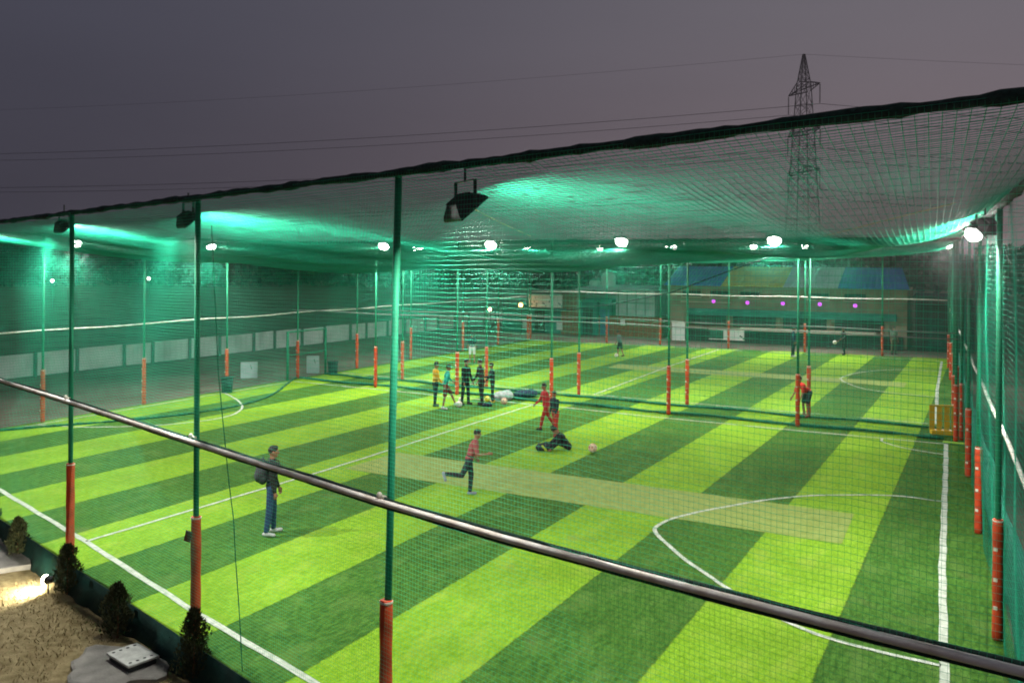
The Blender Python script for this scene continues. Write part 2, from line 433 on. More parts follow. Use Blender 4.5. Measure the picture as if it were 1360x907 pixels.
def near_rail(x): return float(np.interp(x, (-28, -14.9, -10.2, -5.86, -3.98, -2.2, -0.84, 0.6), (2.935, 2.925, 2.89, 2.875, 2.90, 2.955, 3.01, 3.085)))
def near_top(x): return 6.28 + 0.0135 * (x + 18.7)
def fence(name, label, line, posts, rails=(2.95,), top=6.35, net_fn=None, cell=0.1, tw=0.003, tops=0.05, leans={}, padded=True, clamp=False, topf=None, off=0.06, rail_r=0.026, hem=False, rail_m=None):
    """line: two end points (x, y); everything of one fence is its part"""
    (x0, y0), (x1, y1) = line
    f = thing(name, (x0, y0, 0), label, 'fence')
    L = math.hypot(x1 - x0, y1 - y0); dx, dy = (x1 - x0) / L, (y1 - y0) / L
    nx, ny = dy, -dx                                       # outward side of the net
    for (px, py) in posts: fence_post(f, px, py, topf(px) if topf else top, leans.get((px, py), (0, 0)), padded=padded, clamp=clamp)
    fl = f.location
    for rz in rails:
        pts = []
        k = max(2, int(L / 0.4))
        for i in range(k + 1):
            s = L * i / k
            pts.append((x0 + dx * s + nx * 0.10 - fl.x, y0 + dy * s + ny * 0.10 - fl.y, near_rail(x0 + dx * s) if hem else rz + 0.02 * math.sin(s * 0.9)))
        rl = MB().tube(pts, rail_r, 10).build('rail', rail_m or M_galv, f, smooth=True)
        if hem:
            for dz, di in ((0.030, 0.045), (-0.046, 0.01)):
                q, rs = lumpy([(p[0] - nx * di, p[1] - ny * di, p[2] + dz) for p in pts], 0.0175, 0.3, 0.15, 6)
                MB().tube(q, rs, 7).build('net_hem', M_hem, rl, smooth=True)
    q, rs = lumpy([(x0 - fl.x, y0 - fl.y, topf(x0) if topf else top), (x1 - fl.x, y1 - fl.y, topf(x1) if topf else top)], tops, 0.42)
    MB().tube(q, rs, 8).build('top_rope', M_hem, f, smooth=True)
    nu, nv = int(L / cell), int(top / cell)
    def surf(u, v):
        s = u * L; z = v * (topf(x0 + dx * s) if topf else top)
        sway = 0.05 * np.sin(s * 0.7 + v * 3) * np.sin(v * PI) + 0.02 * np.sin(s * 2.3 - v * 5)
        o_ = off + sway
        ripple = 0.012 * np.sin(s * 1.9 + z * 0.8) + 0.01 * np.sin(s * 5.1 - z)
        x = x0 + dx * s + nx * o_; y = y0 + dy * s + ny * o_; z = z + ripple * (1 - np.abs(2 * v - 1))
        if net_fn: return net_fn(u, v, x, y, z)
        return x, y, z
    net_object('net', surf, nu, nv, max(8, int(L / 0.5)), max(6, int(top / 0.45)), tw, M_net, f, normal=(nx, ny, 0.02), thin=0.6)
    return f

N0, N1 = (-28.0, near_y(-28.0)), (0.62, near_y(0.62))
pN = [(-28.0, near_y(-28.0)), (-23.9, near_y(-23.9)), (-19.4, near_y(-19.4)), (-14.72, 10.2), (-10.12, 9.0), (-5.84, 7.82), (0.62, near_y(0.62))]
F_near = fence('netting_fence', 'tall green net fence nearest the terrace, its pale pipe rail crossing the whole picture', (N0, N1), pN,
               rails=(2.92,), top=6.36, cell=0.045, tw=0.00145, tops=0.047, topf=near_top, leans={(-5.84, 7.82): (0.12, 0.04)}, clamp=True, hem=True, rail_r=0.032)
# white clamps holding the near rail to its posts, and the skirt below the net
for (px, py) in pN:
    MB().ball((px - N0[0] - 0.01, py - N0[1] - 0.10, near_rail(px) + 0.065), (0.03, 0.03, 0.04)).box((px - N0[0], py - N0[1] - 0.06, near_rail(px) + 0.04), (0.1, 0.05, 0.03), -0.26).build('rail_clamp', M_tape, F_near)
sk = MB(); ns = 150
for i in range(ns + 1):
    s = i / ns; x = N0[0] + (N1[0] - N0[0]) * s; w = 0.035 * math.sin(i * 0.7) + 0.02 * math.sin(i * 2.1)
    for z, o_ in ((0.06, 0.16), (-0.12, 0.19 + w), (-0.37, 0.30 + w)):
        sk.v.append((x - N0[0], near_y(x) - o_ - N0[1], z))
    for z, o_ in ((-0.37, 0.29 + w), (-0.12, 0.18 + w), (0.06, 0.15)):
        sk.v.append((x - N0[0], near_y(x) - o_ - N0[1], z))
for i in range(ns):
    for k in range(6):
        a = i * 6 + k; b = i * 6 + (k + 1) % 6; sk.f.append((a, b, b + 6, a + 6))
sk.build('skirt', M_skirt, F_near, smooth=True)
# little rusty plate wired to one red pad
MB().box((-10.18 - N0[0], 9.0 - 0.09 - N0[1], 1.50), (0.10, 0.012, 0.16), 0.35, 0, 0.25).build('plate', M_rust, F_near)
# loose cord hanging down the near net
cord = [at_y(*q) for q in ((281, 300, 8.86), (290, 497, 8.79), (304, 640, 8.70), (310, 687, 8.69), (313, 745, 8.68), (318, 815, 8.64), (322, 893, 8.58))]
MB().tube([p - Vector((N0[0], N0[1], 0)) for p in cord], 0.007, 6).build('hanging_cord', M_bundle, F_near, smooth=True)

RP0, RP1 = (right_x(6.05), 6.05), (right_x(56.6), 56.6)
pR = [(right_x(y), y) for y in (9.3, 14.7, 20.3, 25.6, 30.8, 36.0, 41.3, 46.6, 51.9)]
F_right = fence('netting_fence', 'green net fence with closely receding red padded posts beside the vertical white goal line', (RP0, RP1), pR,
                rails=(2.95,), top=6.36, cell=0.08, tw=0.0019, rail_r=0.030)
cl = MB(); nc = 120
for i in range(nc + 1):
    s = i / nc; y = 6.05 + 50.5 * s; w = 0.06 * math.sin(i * 0.9) + 0.04 * math.sin(i * 2.7)
    for z, o_ in ((1.9 + 0.1 * math.sin(i * .5), 0.12), (0.9, 0.16 + w), (0.0, 0.24 + 0.5 * w), (0.0, 0.25 + 0.5 * w), (0.9, 0.172 + w), (1.9 + 0.1 * math.sin(i * .5), 0.132)):
        cl.v.append((right_x(y) + o_ - RP0[0], y - RP0[1], z))
for i in range(nc):
    for k in range(6):
        a = i * 6 + k; b = i * 6 + (k + 1) % 6; cl.f.append((a, a + 6, b + 6, b))
cl.build('shade_cloth', M_cloth, F_right, smooth=True)

L0, L1 = (-28.0, near_y(-28.0)), (-28.55, 54.6)
def left_net(u, v, x, y, z):
    # the foot of this net drags inwards over the goal end in one long belly
    b = np.clip((y - 16.0) / 15.0, 0, 1); belly = np.sin(b * PI) ** 1.2 * 3.4
    return x + belly * (1 - v) ** 3.0, y, z
pL = [(-27.9, 18.3), (-28.02, 22.4), (-28.14, 26.6), (-28.25, 31.0), (-28.3, 35.4), (-28.36, 40.2), (-28.42, 45.8), (-28.5, 50.3), (-28.55, 54.6)]
F_left = fence('netting_fence', 'green net fence at the goal end beside bare earth, net foot dragging onto the turf', (L1, L0), pL,
               rails=(3.05,), top=6.3, cell=0.09, tw=0.0036, net_fn=left_net)
bb = []
for i in range(40):
    y = 15.6 + 15.4 * i / 39; b = (y - 16.0) / 15.0; b = min(1, max(0, b))
    bb.append((-28.0 + math.sin(b * PI) ** 1.2 * 3.4 - 0.02 * i * 0.5 - L1[0] + 0.1, y - L1[1], 0.05))
q, rs = lumpy(bb, 0.035, 0.5)
MB().tube(q, rs, 7).build('net_hem', M_bundle, F_left, smooth=True)

pF = [(-28.55, 55.0), (-23.0, 55.6), (-19.3, 55.9), (-14.8, 56.1), (-10.1, 56.2), (-5.7, 56.4), (-2.25, 56.5)]
F_far = fence('netting_fence', 'far green net fence on red padded posts in front of the coloured roof', ((-2.25, 56.55), (-28.55, 55.0)), pF[:-1],
              rails=(3.4, ), top=6.5, cell=0.1, tw=0.0015, rail_r=0.03)
# divider: two parallel nets with a narrow lane between them
pA = [(-23.4, 30.55), (-19.2, 30.5), (-14.9, 30.5), (-10.2, 30.5), (-5.7, 30.5), (-0.95, 30.45)]
F_A = fence('netting_fence', 'nearer of the two dividing nets between the pitches, its foot gathered on the turf', ((-28.2, 30.7), (-0.9, 30.45)), pA,
            rails=(3.2,), top=6.3, cell=0.09, tw=0.0016, rail_r=0.020, rail_m=M_dull)
pB = [(-23.85, 33.15), (-19.3, 33.05), (-14.85, 32.95), (-10.3, 33.0), (-5.8, 33.1), (-1.1, 33.0)]
F_B = fence('netting_fence', 'farther of the two dividing nets, on posts just beyond the first divider', ((-28.25, 33.2), (-1.05, 33.0)), pB,
            rails=(3.2,), top=6.3, cell=0.09, tw=0.0016, rail_r=0.020, rail_m=M_dull)
for F_, (y0, y1), bo in ((F_A, (30.7, 30.45), 0.20), (F_B, (33.2, 33.0), -0.55)):
    xs = np.linspace(-28.1, -1.3, 60)
    pts = [(x - F_.location.x, y0 + (y1 - y0) * (x + 28.1) / 26.8 + bo + 0.10 * math.sin(x * 1.3) - F_.location.y, 0.07) for x in xs]
    q, rs = lumpy(pts, 0.055, 0.45, 0.2)
    MB().tube(q, rs, 9, sq=(1.5, 0.8)).build('gathered_net', M_bundle, F_, smooth=True)

# swing gate frames in the left fence
gt = thing('wire_gate', (-28.22, 30.2, 0), 'green pipe gate in the goal end fence with bare earth behind', 'gate')
for yy in (0.0, 2.6):
    MB().tube([(0.1, yy, 0), (0.1, yy, 2.25)], 0.06, 10).build('gate_post', M_post, gt, smooth=True)
MB().tube([(0.1, 0, 2.2), (0.1, 2.6, 2.2)], 0.035, 8).tube([(0.1, 0.06, 1.15), (0.1, 2.54, 1.15)], 0.022, 8).build('crossbar', M_post, gt, smooth=True)

# ------------------------------------------------------------------ roof net
def roof_z(x, y):
    """eaves on the fences, a deep belly over each pitch"""
    nyv = 10.2 - 0.2697 * (x + 14.7)
    rx = 0.10 - 0.056 * (y - 14.7)
    s = np.clip((x + 28.1) / (rx + 28.1), 0, 1)
    t1 = np.clip((y - nyv) / (31.7 - nyv), 0, 1)
    t2 = np.clip((y - 31.7) / 24.5, 0, 1)
    edge = 6.36 - 0.08 * np.sin(s * PI) + (near_top(x) - 6.36) * (1 - t1) ** 2
    sag1 = (np.sin(t1 * PI) ** 0.75) * (np.sin(s * PI) ** 0.5) * 1.0
    sag2 = (np.sin(t2 * PI) ** 0.75) * (np.sin(s * PI) ** 0.5) * 0.78
    fold = 0.07 * np.sin(x * 0.9 + 0.35 * y) * np.sin(t1 * PI) + 0.05 * np.sin(x * 2.1 - y * 0.3) * np.sin(t1 * PI)
    bay = 0.06 * np.abs(np.sin(s * PI * 6)) * (np.sin(t1 * PI) + np.sin(t2 * PI)) * 0.8
    return edge - sag1 - sag2 + fold - bay
def roof_part(y_from, y_to):
    def fn(u, v):
        x0 = -28.1; 
        yv = None
        xg = x0 + u * (0.62 + 28.1)
        ya = y_from(xg); yb = y_to(xg)
        y = ya + v * (yb - ya)
        rx = 0.10 - 0.056 * (y - 14.7)
        x = x0 + u * (rx - x0)
        return x, y, roof_z(x, y)
    return fn
RT = thing('roof_net', (0, 0, 0), 'green netting roof sagging over both pitches under the dusk sky', 'net')
net_object('net', roof_part(lambda x: near_y(x), lambda x: 31.7 + 0 * x), int(28.6 / 0.085), int(22.5 / 0.085), 60, 46, 0.0033, M_net, RT)
net_object('net', roof_part(lambda x: 31.7 + 0 * x, lambda x: 55.9 + 0 * x), int(28.6 / 0.13), int(24.2 / 0.13), 50, 40, 0.0038, M_net, RT)
# carrying cables
cb = [(-x_, None) for x_ in ()]
def roof_cable(pts, r, m):
    out = []
    for a, b in zip(pts[:-1], pts[1:]):
        for i in range(14): out.append(Vector(a).lerp(Vector(b), i / 14))
    out.append(Vector(pts[-1]))
    return MB().tube(out, r, 6).build('cable', m, RT, smooth=True)
M_cord = mat('yellow_cord', (0.45, 0.36, 0.10), 0.7)
roof_cable([(-28.1, 31.7, 6.31), (-14, 31.7, 6.2), (-0.9, 31.7, 6.31)], 0.022, M_hem)
a_ = at_y(1268, 270, 20); b_ = at_y(1180, 292, 23); c_ = at_y(1078, 318, 27)
roof_cable([a_, b_, c_], 0.011, M_cord)
a_ = at_y(618, 272, 8.2); b_ = at_y(665, 296, 13); c_ = at_y(705, 314, 20)
roof_cable([a_, b_, c_], 0.008, M_cord)
a_ = at_y(735, 414, 30.2); b_ = at_y(890, 389, 30.2); c_ = at_y(985, 354, 30.2); d_ = at_y(1080, 322, 30.2)
roof_cable([a_, (a_ + b_) / 2 - Vector((0, 0, .07)), b_, c_, d_], 0.022, M_hem)

# ------------------------------------------------------------------ floodlights
def floodlight(x, y, z, aim, label, group, tilt=40.0, size=0.42, watts=None, stem=None, glare_dome=True):
    """aim: compass of the throw (radians, 0 = +x); tilt: degrees below level"""
    t = thing('floodlight', (x, y, z), label, 'floodlight', group, rz=aim)
    ti = R(tilt)
    Mx = Matrix.Rotation(ti, 3, 'Y')                       # local +x is the throw
    def tf(p): return Mx @ Vector(p)
    w, h = size, size * 0.82
    hb = MB()
    rings = []
    for xx, sc in ((-0.13, 0.42), (-0.115, 0.55), (-0.03, 0.92), (0.0, 1.0), (0.028, 1.0)):
        rings.append([tf((xx, sy * w / 2 * sc, sz * h / 2 * sc)) for sy, sz in ((-1, -1), (1, -1), (1, 1), (-1, 1))])
    hb.loft(rings)
    for k in range(7):
        yy = -w * 0.3 + w * 0.1 * k
        c = tf((-0.10, yy, 0)); hb.box(c, (0.07, 0.008, h * 0.5), 0, 0, ti)
    hb.build('housing', M_black, t)
    ln = MB(); rings = []; bulge = (0.34 if glare_dome else 0.02) * size
    for i in range(8):                                     # lamp glare put into the shape: emissive lens swollen into a round blob
        a_ = R(90 * i / 7.4); rr_ = math.cos(a_) ** 0.7; q_ = 0.55 + 0.45 * rr_
        rings.append([tf((0.0285 + bulge * math.sin(a_), 0.43 * w * rr_ * math.cos(c_), 0.48 * h * rr_ * math.sin(c_)))
                      for c_ in (2 * PI * j / 20 for j in range(20))])
    ln.loft(rings); ln.build('lens', M_lens, t, smooth=True)
    br = MB(); top = stem if stem else 0.30
    for s in (-1, 1):
        br.box((0.0, s * (w / 2 + 0.022), top * 0.44), (0.035, 0.008, top * 0.98))
        br.ball(tf((0, s * (w / 2 + 0.03), 0)), 0.022, n=8, m=5)
    br.box((0.0, 0, top * 0.93), (0.035, w + 0.052, 0.008)); br.tube([(0, 0, top * 0.9), (0, 0, top + 0.12)], 0.014, 8)
    br.build('bracket', M_black, t)
    li = bpy.data.lights.new('flood_lamp', 'AREA'); li.shape = 'DISK'; li.size = w * 0.5
    li.energy = FLOOD_W if watts is None else watts; li.color = (1.0, 0.985, 0.93)
    lo = bpy.data.objects.new('flood_lamp', li); COL.objects.link(lo); lo.parent = t
    c = tf((0.035 + bulge, 0, 0)); d = tf((1, 0, 0))
    lo.matrix_local = Matrix.Translation(c) @ d.to_track_quat('-Z', 'Y').to_matrix().to_4x4()
    return t
GN, GD, GF, GS = 'floodlights on the near fence', 'floodlights on the dividing nets', 'floodlights on the far fence', 'floodlights on the side fences'
inn = math.atan2(1, 0.27)                                   # inward from the near fence
nearfl = [(-4.75, 6.04, 0.46, 'dark floodlight seen from behind in the widest net bay, biggest in the picture', 50, inn - 0.35),
          (-10.62, 6.08, 0.36, 'dark floodlight seen from behind just beside the second green post', 50, inn - 0.1),
          (-15.5, 6.10, 0.36, 'dark floodlight seen from behind next to the outermost near post', 50, inn + 0.1),
          (-21.6, 6.08, 0.36, 'dark floodlight out at the dim end of the near fence', 50, inn)]
for x, z, s, lab, ti, am in nearfl:
    floodlight(x, near_y(x) + 0.16, z, am, lab, GN, ti, s, FLOOD_W * (0.68 if x > -8 else 1.0), stem=0.30, glare_dome=False)
for x, z, lab in ((-22.75, 6.21, 'lit floodlight on the divider just beside the leaning near post'), (-17.48, 6.25, 'lit floodlight on the divider between the two middle net bays, large glow'),
                  (-11.94, 6.34, 'brightest lit floodlight, in the middle of the dividing net'), (-6.44, 6.35, 'lit floodlight on the divider above the red goalkeeper')):
    floodlight(x, 30.25, z - 0.06, -PI / 2, lab, GD, 56, 0.52, stem=0.2)
for x, z, lab in ((-17.5, 6.2, 'dark backed floodlight on the divider turned to the far pitch, beside a small lit one'), (-11.2, 6.25, 'dark backed floodlight on the divider turned to the far pitch, beside the brightest one'),
                  (-23, 6.2, 'dark backed floodlight at the end of the divider, turned to the far pitch'), (-5.2, 6.25, 'dark backed floodlight on the divider turned to the far pitch, near the receding red posts')):
    floodlight(x, 33.3, z, PI / 2, lab, GD, 52, 0.4, stem=0.2)
for x, z, lab in ((-23.53, 6.53, 'small lit floodlight on the far fence above the brick pillar'), (-18.28, 6.57, 'small lit floodlight on the far fence close beside the brightest one'),
                  (-13.12, 6.6, 'small lit floodlight on the far fence above the blue end of the roof'), (-7.52, 6.54, 'small lit floodlight on the far fence above the second blue roof panel')):
    floodlight(x, 55.6, z - 0.06, -PI / 2, lab, GF, 55, 0.54, stem=0.2)
floodlight(-10.0, 55.6, 6.55, -PI / 2, 'small lit floodlight beside a bright divider lamp, over the yellow roof panel', GF, 55, 0.5, stem=0.2)
for y, z, lab in ((19.38, 6.11, 'lit floodlight on the goal end fence behind the outermost near post'), (25.37, 6.10, 'lit floodlight on the goal end fence beside the second green post'),
                  (39.73, 6.3, 'small lit floodlight on the goal end fence of the far pitch')):
    floodlight(-27.8, y, z - 0.05, 0.0, lab, GS, 60, 0.44, stem=0.2)
for y, z, lab, ti in ((18.3, 6.13, 'lit floodlight on the fence of receding red posts, nearer one', 40), (44.0, 6.46, 'lit floodlight on the fence of receding red posts, farther one', 40),
                      (14.9, 6.1, 'dark floodlight at the head of the bright green post beside the goal line', 40)):
    floodlight(right_x(y) - 0.18, y, z - 0.05, PI + (0.75 if y > 16 else -0.6), lab, GS, ti + 10, 0.36 if y < 40 else 0.46, FLOOD_W * (0.8 if y > 16 else 0.5), 0.2, y > 16)

# ------------------------------------------------------------------ beyond the fences
# low white sheet-metal boundary wall on the bare earth
wl_t = thing('boundary_wall', (-39.2, 14, 0), 'long low white panel wall across the bare earth behind the goal end', 'wall')
M_wallp = mat('white_sheet_wall', (0.55, 0.58, 0.56), 0.6, 0.2, 0.8, 0.3, 8)
M_wallf = mat('wall_frame', (0.09, 0.14, 0.12), 0.7)
y = 14.0; k = 0
while y < 72:
    wd = (2.4, 2.1, 2.6, 1.7)[k % 4]; xx = -39.2 + 0.02 * (y - 14) - 39.2 * 0
    pm = MB(); nr = 12
    for i in range(nr + 1):
        yy = y - 14 + 0.06 + (wd - 0.12) * i / nr; o_ = 0.018 * (1 if i % 2 else -1)
        for zz, xo in ((0.05, 0.0), (1.12 + 0.02 * math.sin(y), 0.0), (1.12 + 0.02 * math.sin(y), -0.03), (0.05, -0.03)): pm.v.append((xx + 39.2 + o_ + xo, yy, zz))
    for i in range(nr):
        for q in range(4):
            a = i * 4 + q; b = i * 4 + (q + 1) % 4; pm.f.append((a, b, b + 4, a + 4))
    pm.build('panel', M_wallp, wl_t)
    MB().box((xx + 39.2 + 0.03, y - 14, 0.58), (0.09, 0.10, 1.18)).build('upright', M_wallf, wl_t)
    y += wd; k += 1

# dark wood behind everything, one mass
tm = MB(); fol = []
rr = np.random.default_rng(3)
def leafy(cx, cy, w, h, n, V, F):
    for _ in range(n):
        a = rr.random() * 2 * PI; q = rr.random() ** 0.5; zz = rr.random()
        px = cx + w * q * math.cos(a) * (1 - 0.55 * zz ** 2); py = cy + w * q * math.sin(a) * (1 - 0.55 * zz ** 2); pz = 0.3 + h * zz
        s = 0.4 + 0.5 * rr.random(); d1 = Vector(rr.normal(size=3)).normalized() * s; d2 = Vector(rr.normal(size=3)).normalized() * s
        k_ = len(V); c = Vector((px, py, pz)); V += [c - d1, c - d2 * .6, c + d1, c + d2 * .6]; F.append((k_, k_ + 1, k_ + 2, k_ + 3))
V, F = [], []
for i in range(95):
    a = R(75 + 108 * (i + rr.random()) / 95); d = 170 + 60 * rr.random()
    leafy(d * math.cos(a), d * math.sin(a), 6.5 + 3.5 * rr.random(), 6.2 + 2.6 * rr.random(), 620, V, F)
tm.v, tm.f = V, F
M_leafd = mat('dark_foliage', (0.008, 0.014, 0.008), 0.9, 0.5, 0.4)
tl = tm.build('treeline', M_leafd); tl['kind'] = 'stuff'; tl['label'] = 'dark wood far behind the pitches'

# club building with the coloured tin roof
M_beige = mat('beige_render', (0.23, 0.17, 0.12), 0.9, 0.2, 1.2, 0.3, 20)
M_dark = mat('dark_interior', (0.025, 0.028, 0.028), 0.9, 0.4, 1.0)
M_blue = mat('blue_tin', (0.018, 0.13, 0.44), 0.5, 0.15, 2.0)
M_yel = mat('yellow_tin', (0.48, 0.37, 0.04), 0.5, 0.15, 2.0)
M_wht = mat('pale_tin', (0.42, 0.40, 0.44), 0.5, 0.15, 2.0)
M_cream = mat('cream_counter', (0.50, 0.42, 0.33), 0.7, 0.15, 2.0)
M_teal = mat('teal_fascia', (0.02, 0.16, 0.13), 0.7, 0.25, 1.5)
M_brick = mat('brown_brick', (0.17, 0.075, 0.035), 0.9, 0.35, 5.0, 0.5, 30)
CX = -12.4
club = thing('clubhouse', (CX, 60.6, 0), 'low beige clubhouse with blue, yellow and white roof panels and long counter', 'building')
MB().box((-0.1, 2.6, 1.98), (15.6, 4.6, 3.9)).build('wall', M_beige, club)
def roofp(x0, x1, m, sl=0.0):
    b = MB(); n_ = int((x1 - x0) / 0.12); V_ = []
    for i in range(n_ + 1):
        f_ = i / n_; o_ = 0.02 * (1 if i % 2 else -1)
        xa = x0 + (x1 - x0) * f_; xt = xa - (sl * f_ if sl else 0)
        for p in ((xa, -0.75, 3.93 + o_), (xt, 2.6, 5.22 + o_), (xt, 2.6, 5.18 + o_), (xa, -0.75, 3.89 + o_)): V_.append(p)
    b.v = V_
    for i in range(n_):
        for q in range(4):
            a = i * 4 + q; c = i * 4 + (q + 1) % 4; b.f.append((a, c, c + 4, a + 4))
    return b.build('roof_panel', m, club)
r1 = roofp(-8.0, -3.95, M_blue); r1['label'] = 'blue roof panel at the end with the tanks'
r2 = roofp(-3.93, 0.2, M_yel); r2['label'] = 'yellow roof panel'
r3 = roofp(0.22, 3.65, M_wht); r3['label'] = 'pale roof panel'
r4 = roofp(3.67, 7.9, M_blue, 0.7); r4['label'] = 'blue roof panel with the slanted end'
MB().box((0.3, 0.14, 2.05), (13.6, 0.36, 0.46)).build('fascia', M_teal, club)
MB().box((1.6, -0.12, 0.98), (8.6, 0.5, 0.20)).build('counter', M_cream, club)
MB().box((0.2, 0.1, 0.42), (14.6, 0.16, 0.86)).build('counter_front', M_dark, club)
for xx in (-6.9, -3.6, -0.2, 3.1, 6.6):
    MB().box((xx, 0.10, 1.45), (0.14, 0.14, 1.0)).build('column', M_beige, club)
for xx, ww in ((-5.2, 2.7), (-1.9, 2.9), (1.45, 2.8), (4.85, 3.0)):
    MB().box((xx, 0.24, 1.45), (ww, 0.10, 0.72)).build('serving_hatch', M_dark, club)
for xx in (-6.3, -4.3, -2.2, 2.3, 4.6):
    w_ = MB().box((xx, 0.26, 3.3), (1.3, 0.10, 0.42)).build('window', M_dark, club)
    MB().box((xx, 0.2, 3.06), (1.42, 0.12, 0.05)).build('sill', M_cream, w_)
MB().box((-5.3, 0.24, 2.72), (3.6, 0.06, 0.05)).build('ledge', M_cream, club)
M_purple = mat('lit_purple_lamp', (0.5, 0.05, 0.5), 0.4, 0.02, emit=((0.62, 0.06, 0.80), 1.6))
plab = ('under the blue roof panel', 'under the yellow panel near the blue seam', 'under the yellow panel near the pale seam', 'under the pale roof panel', 'under the blue panel with the slanted end')
for px, py, w_ in zip((948, 993, 1040, 1089, 1136), (400, 402, 403, 404, 406), plab):
    p = at_y(px, py, 60.7)
    t = thing('wall_lamp', (p.x, 60.76, p.z), 'small glowing purple wall lamp ' + w_, 'lamp', 'purple lamps on the clubhouse')
    MB().lathe([(0.05, -0.12), (0.10, -0.09), (0.13, 0.0), (0.11, 0.08), (0.04, 0.12)], (0, -0.14, 0), 14).build('globe', M_purple, t, smooth=True)
    MB().box((0, -0.03, 0.06), (0.06, 0.12, 0.05)).lathe([(0.06, 0.0), (0.06, 0.03)], (0, -0.14, 0.12), 12).build('arm', M_black, t)
# boards standing before the counter
def board(name, px, pyb, Y, w, h, m, label, z=None, group=None):
    p = at_y(px, pyb, Y); z0 = max(0.0, p.z) if z is None else z
    t = thing(name, (p.x, Y, z0), label, 'board', group)
    MB().box((0, 0, h / 2 + 0.03), (w, 0.03, h), bevel if False else 0).build('face', m, t)
    MB().box((0, 0.0, 0.015), (w + 0.04, 0.05, 0.03)).box((0, 0.0, h + 0.045), (w + 0.04, 0.05, 0.03)).build('frame', M_galv, t)
    return t
def fancy_board(name, base_col, ink, scale):
    m = mat(name, base_col, 0.6, 0.05, 3.0)
    n, l = m.node_tree.nodes, m.node_tree.links
    b = n['Principled BSDF']; src = b.inputs['Base Color'].links[0].from_socket
    tc = n.new('ShaderNodeTexCoord'); vo = n.new('ShaderNodeTexVoronoi'); vo.inputs['Scale'].default_value = scale
    l.new(tc.outputs['Object'], vo.inputs['Vector'])
    mr = n.new('ShaderNodeMapRange'); mr.inputs['From Min'].default_value = 0.25; mr.inputs['From Max'].default_value = 0.32; l.new(vo.outputs['Distance'], mr.inputs['Value'])
    mx = n.new('ShaderNodeMix'); mx.data_type = 'RGBA'; mx.inputs[6].default_value = (*ink, 1); l.new(src, mx.inputs[7]); l.new(mr.outputs[0], mx.inputs[0])
    l.new(mx.outputs[2], b.inputs['Base Color']); return m
M_bwhite = mat('white_banner', (0.42, 0.45, 0.43), 0.6, 0.1, 1.0)
M_bink = fancy_board('printed_banner', (0.55, 0.58, 0.56), (0.16, 0.2, 0.2), 3.4)
M_bgreen = mat('dark_green_banner', (0.012, 0.07, 0.045), 0.6, 0.2, 2.0)
board('advertising_board', 968, 452, 57.6, 0.72, 0.64, M_bwhite, 'plain white square board low behind a red far post', 0.42)
board('advertising_board', 951, 452, 57.62, 0.92, 0.60, M_bgreen, 'dark green board beside the plain white square board', 0.42)
board('advertising_board', 982, 452, 57.62, 0.62, 0.60, fancy_board('black_white_banner', (0.45, 0.47, 0.45), (0.02, 0.03, 0.03), 4.0), 'black and white printed board beside the plain white square board', 0.42)
board('advertising_board', 901, 458, 58.0, 0.9, 1.15, M_bwhite, 'tall greyish white board at the end of the clubhouse', 0.2)

# brick block, metal shed and tanks beside the clubhouse
shed = thing('metal_shed', (-23.4, 60.8, 0), 'grey metal sheet shed with a blue door beside the clubhouse', 'building')
M_sheet = mat('grey_sheet', (0.30, 0.36, 0.36), 0.55, 0.2, 1.5, 0.2, 10)
M_bdoor = mat('blue_door', (0.03, 0.14, 0.20), 0.6, 0.2, 2.0)
MB().box((-0.8, 1.7, 0.72), (6.4, 3.0, 1.5)).build('wall', M_brick, shed)
MB().box((0.35, 1.7, 2.5), (3.0, 2.8, 1.96)).build('sheet_wall', M_sheet, shed)
for xx in (-0.95, -0.25, 0.45, 1.15):
    MB().box((xx, 0.28, 2.5), (0.06, 0.05, 1.9)).build('batten', M_wallf, shed)
MB().box((0.35, 0.27, 2.5), (2.9, 0.04, 0.06)).build('batten', M_wallf, shed)
d_ = MB().box((-2.0, 0.17, 0.98), (0.72, 0.06, 1.92)).build('door', M_bdoor, shed)
MB().ball((-1.72, 0.11, 0.95), 0.035, n=8, m=5).build('handle', M_galv, d_)
MB().box((-2.7, 1.6, 2.1), (2.4, 2.6, 1.2)).build('upper_wall', M_teal, shed)
MB().box((-1.4, 1.5, 3.55), (5.6, 3.6, 0.10), 0, 0.06).build('roof', M_sheet, shed)
for px, py, s_, lab in ((808, 384, 0.55, 'taller white ribbed water tank above the grey shed'), (790, 390, 0.45, 'lower white ribbed water tank above the grey shed')):
    p = at_y(px, py, 62.6); t = thing('water_tank', (p.x, 62.6, 3.36 if s_ < .5 else 3.38), lab, 'water tank', 'water tanks on the shed roof')
    h_ = 1.35 if s_ > .5 else 0.75; q = [(s_ * 0.98, 0)]
    for i in range(9): q.append((s_ * (1.0 if i % 2 else 0.95), h_ * 0.82 * (i + .5) / 9))
    q += [(s_ * 0.92, h_ * 0.86), (s_ * 0.6, h_ * 0.96), (s_ * 0.25, h_)]
    MB().lathe(q, n=20).build('tank', M_bwhite, t, smooth=True); MB().lathe([(0.2, h_ - 0.02), (0.22, h_), (0.22, h_ + 0.05), (0.1, h_ + 0.07)], n=14).build('lid', M_black, t)
blk = thing('brick_block', (-28.0, 60.4, 0), 'brown brick pillar block with a dark doorway between the sign and the shed', 'building')
MB().box((0, 0.6, 1.55), (1.5, 1.2, 3.1)).build('wall', M_brick, blk)
MB().box((1.45, 0.75, 1.25), (1.35, 1.0, 2.5)).build('side_wall', M_teal, blk)
MB().box((1.4, 0.22, 1.0), (0.8, 0.06, 1.95)).build('door', M_dark, blk)
MB().box((0, 0.6, 3.14), (1.7, 1.4, 0.10)).build('roof', M_conc, blk)
low = thing('low_shed', (-31.6, 60.2, 0), 'dark low shed under the pale printed sign', 'building')
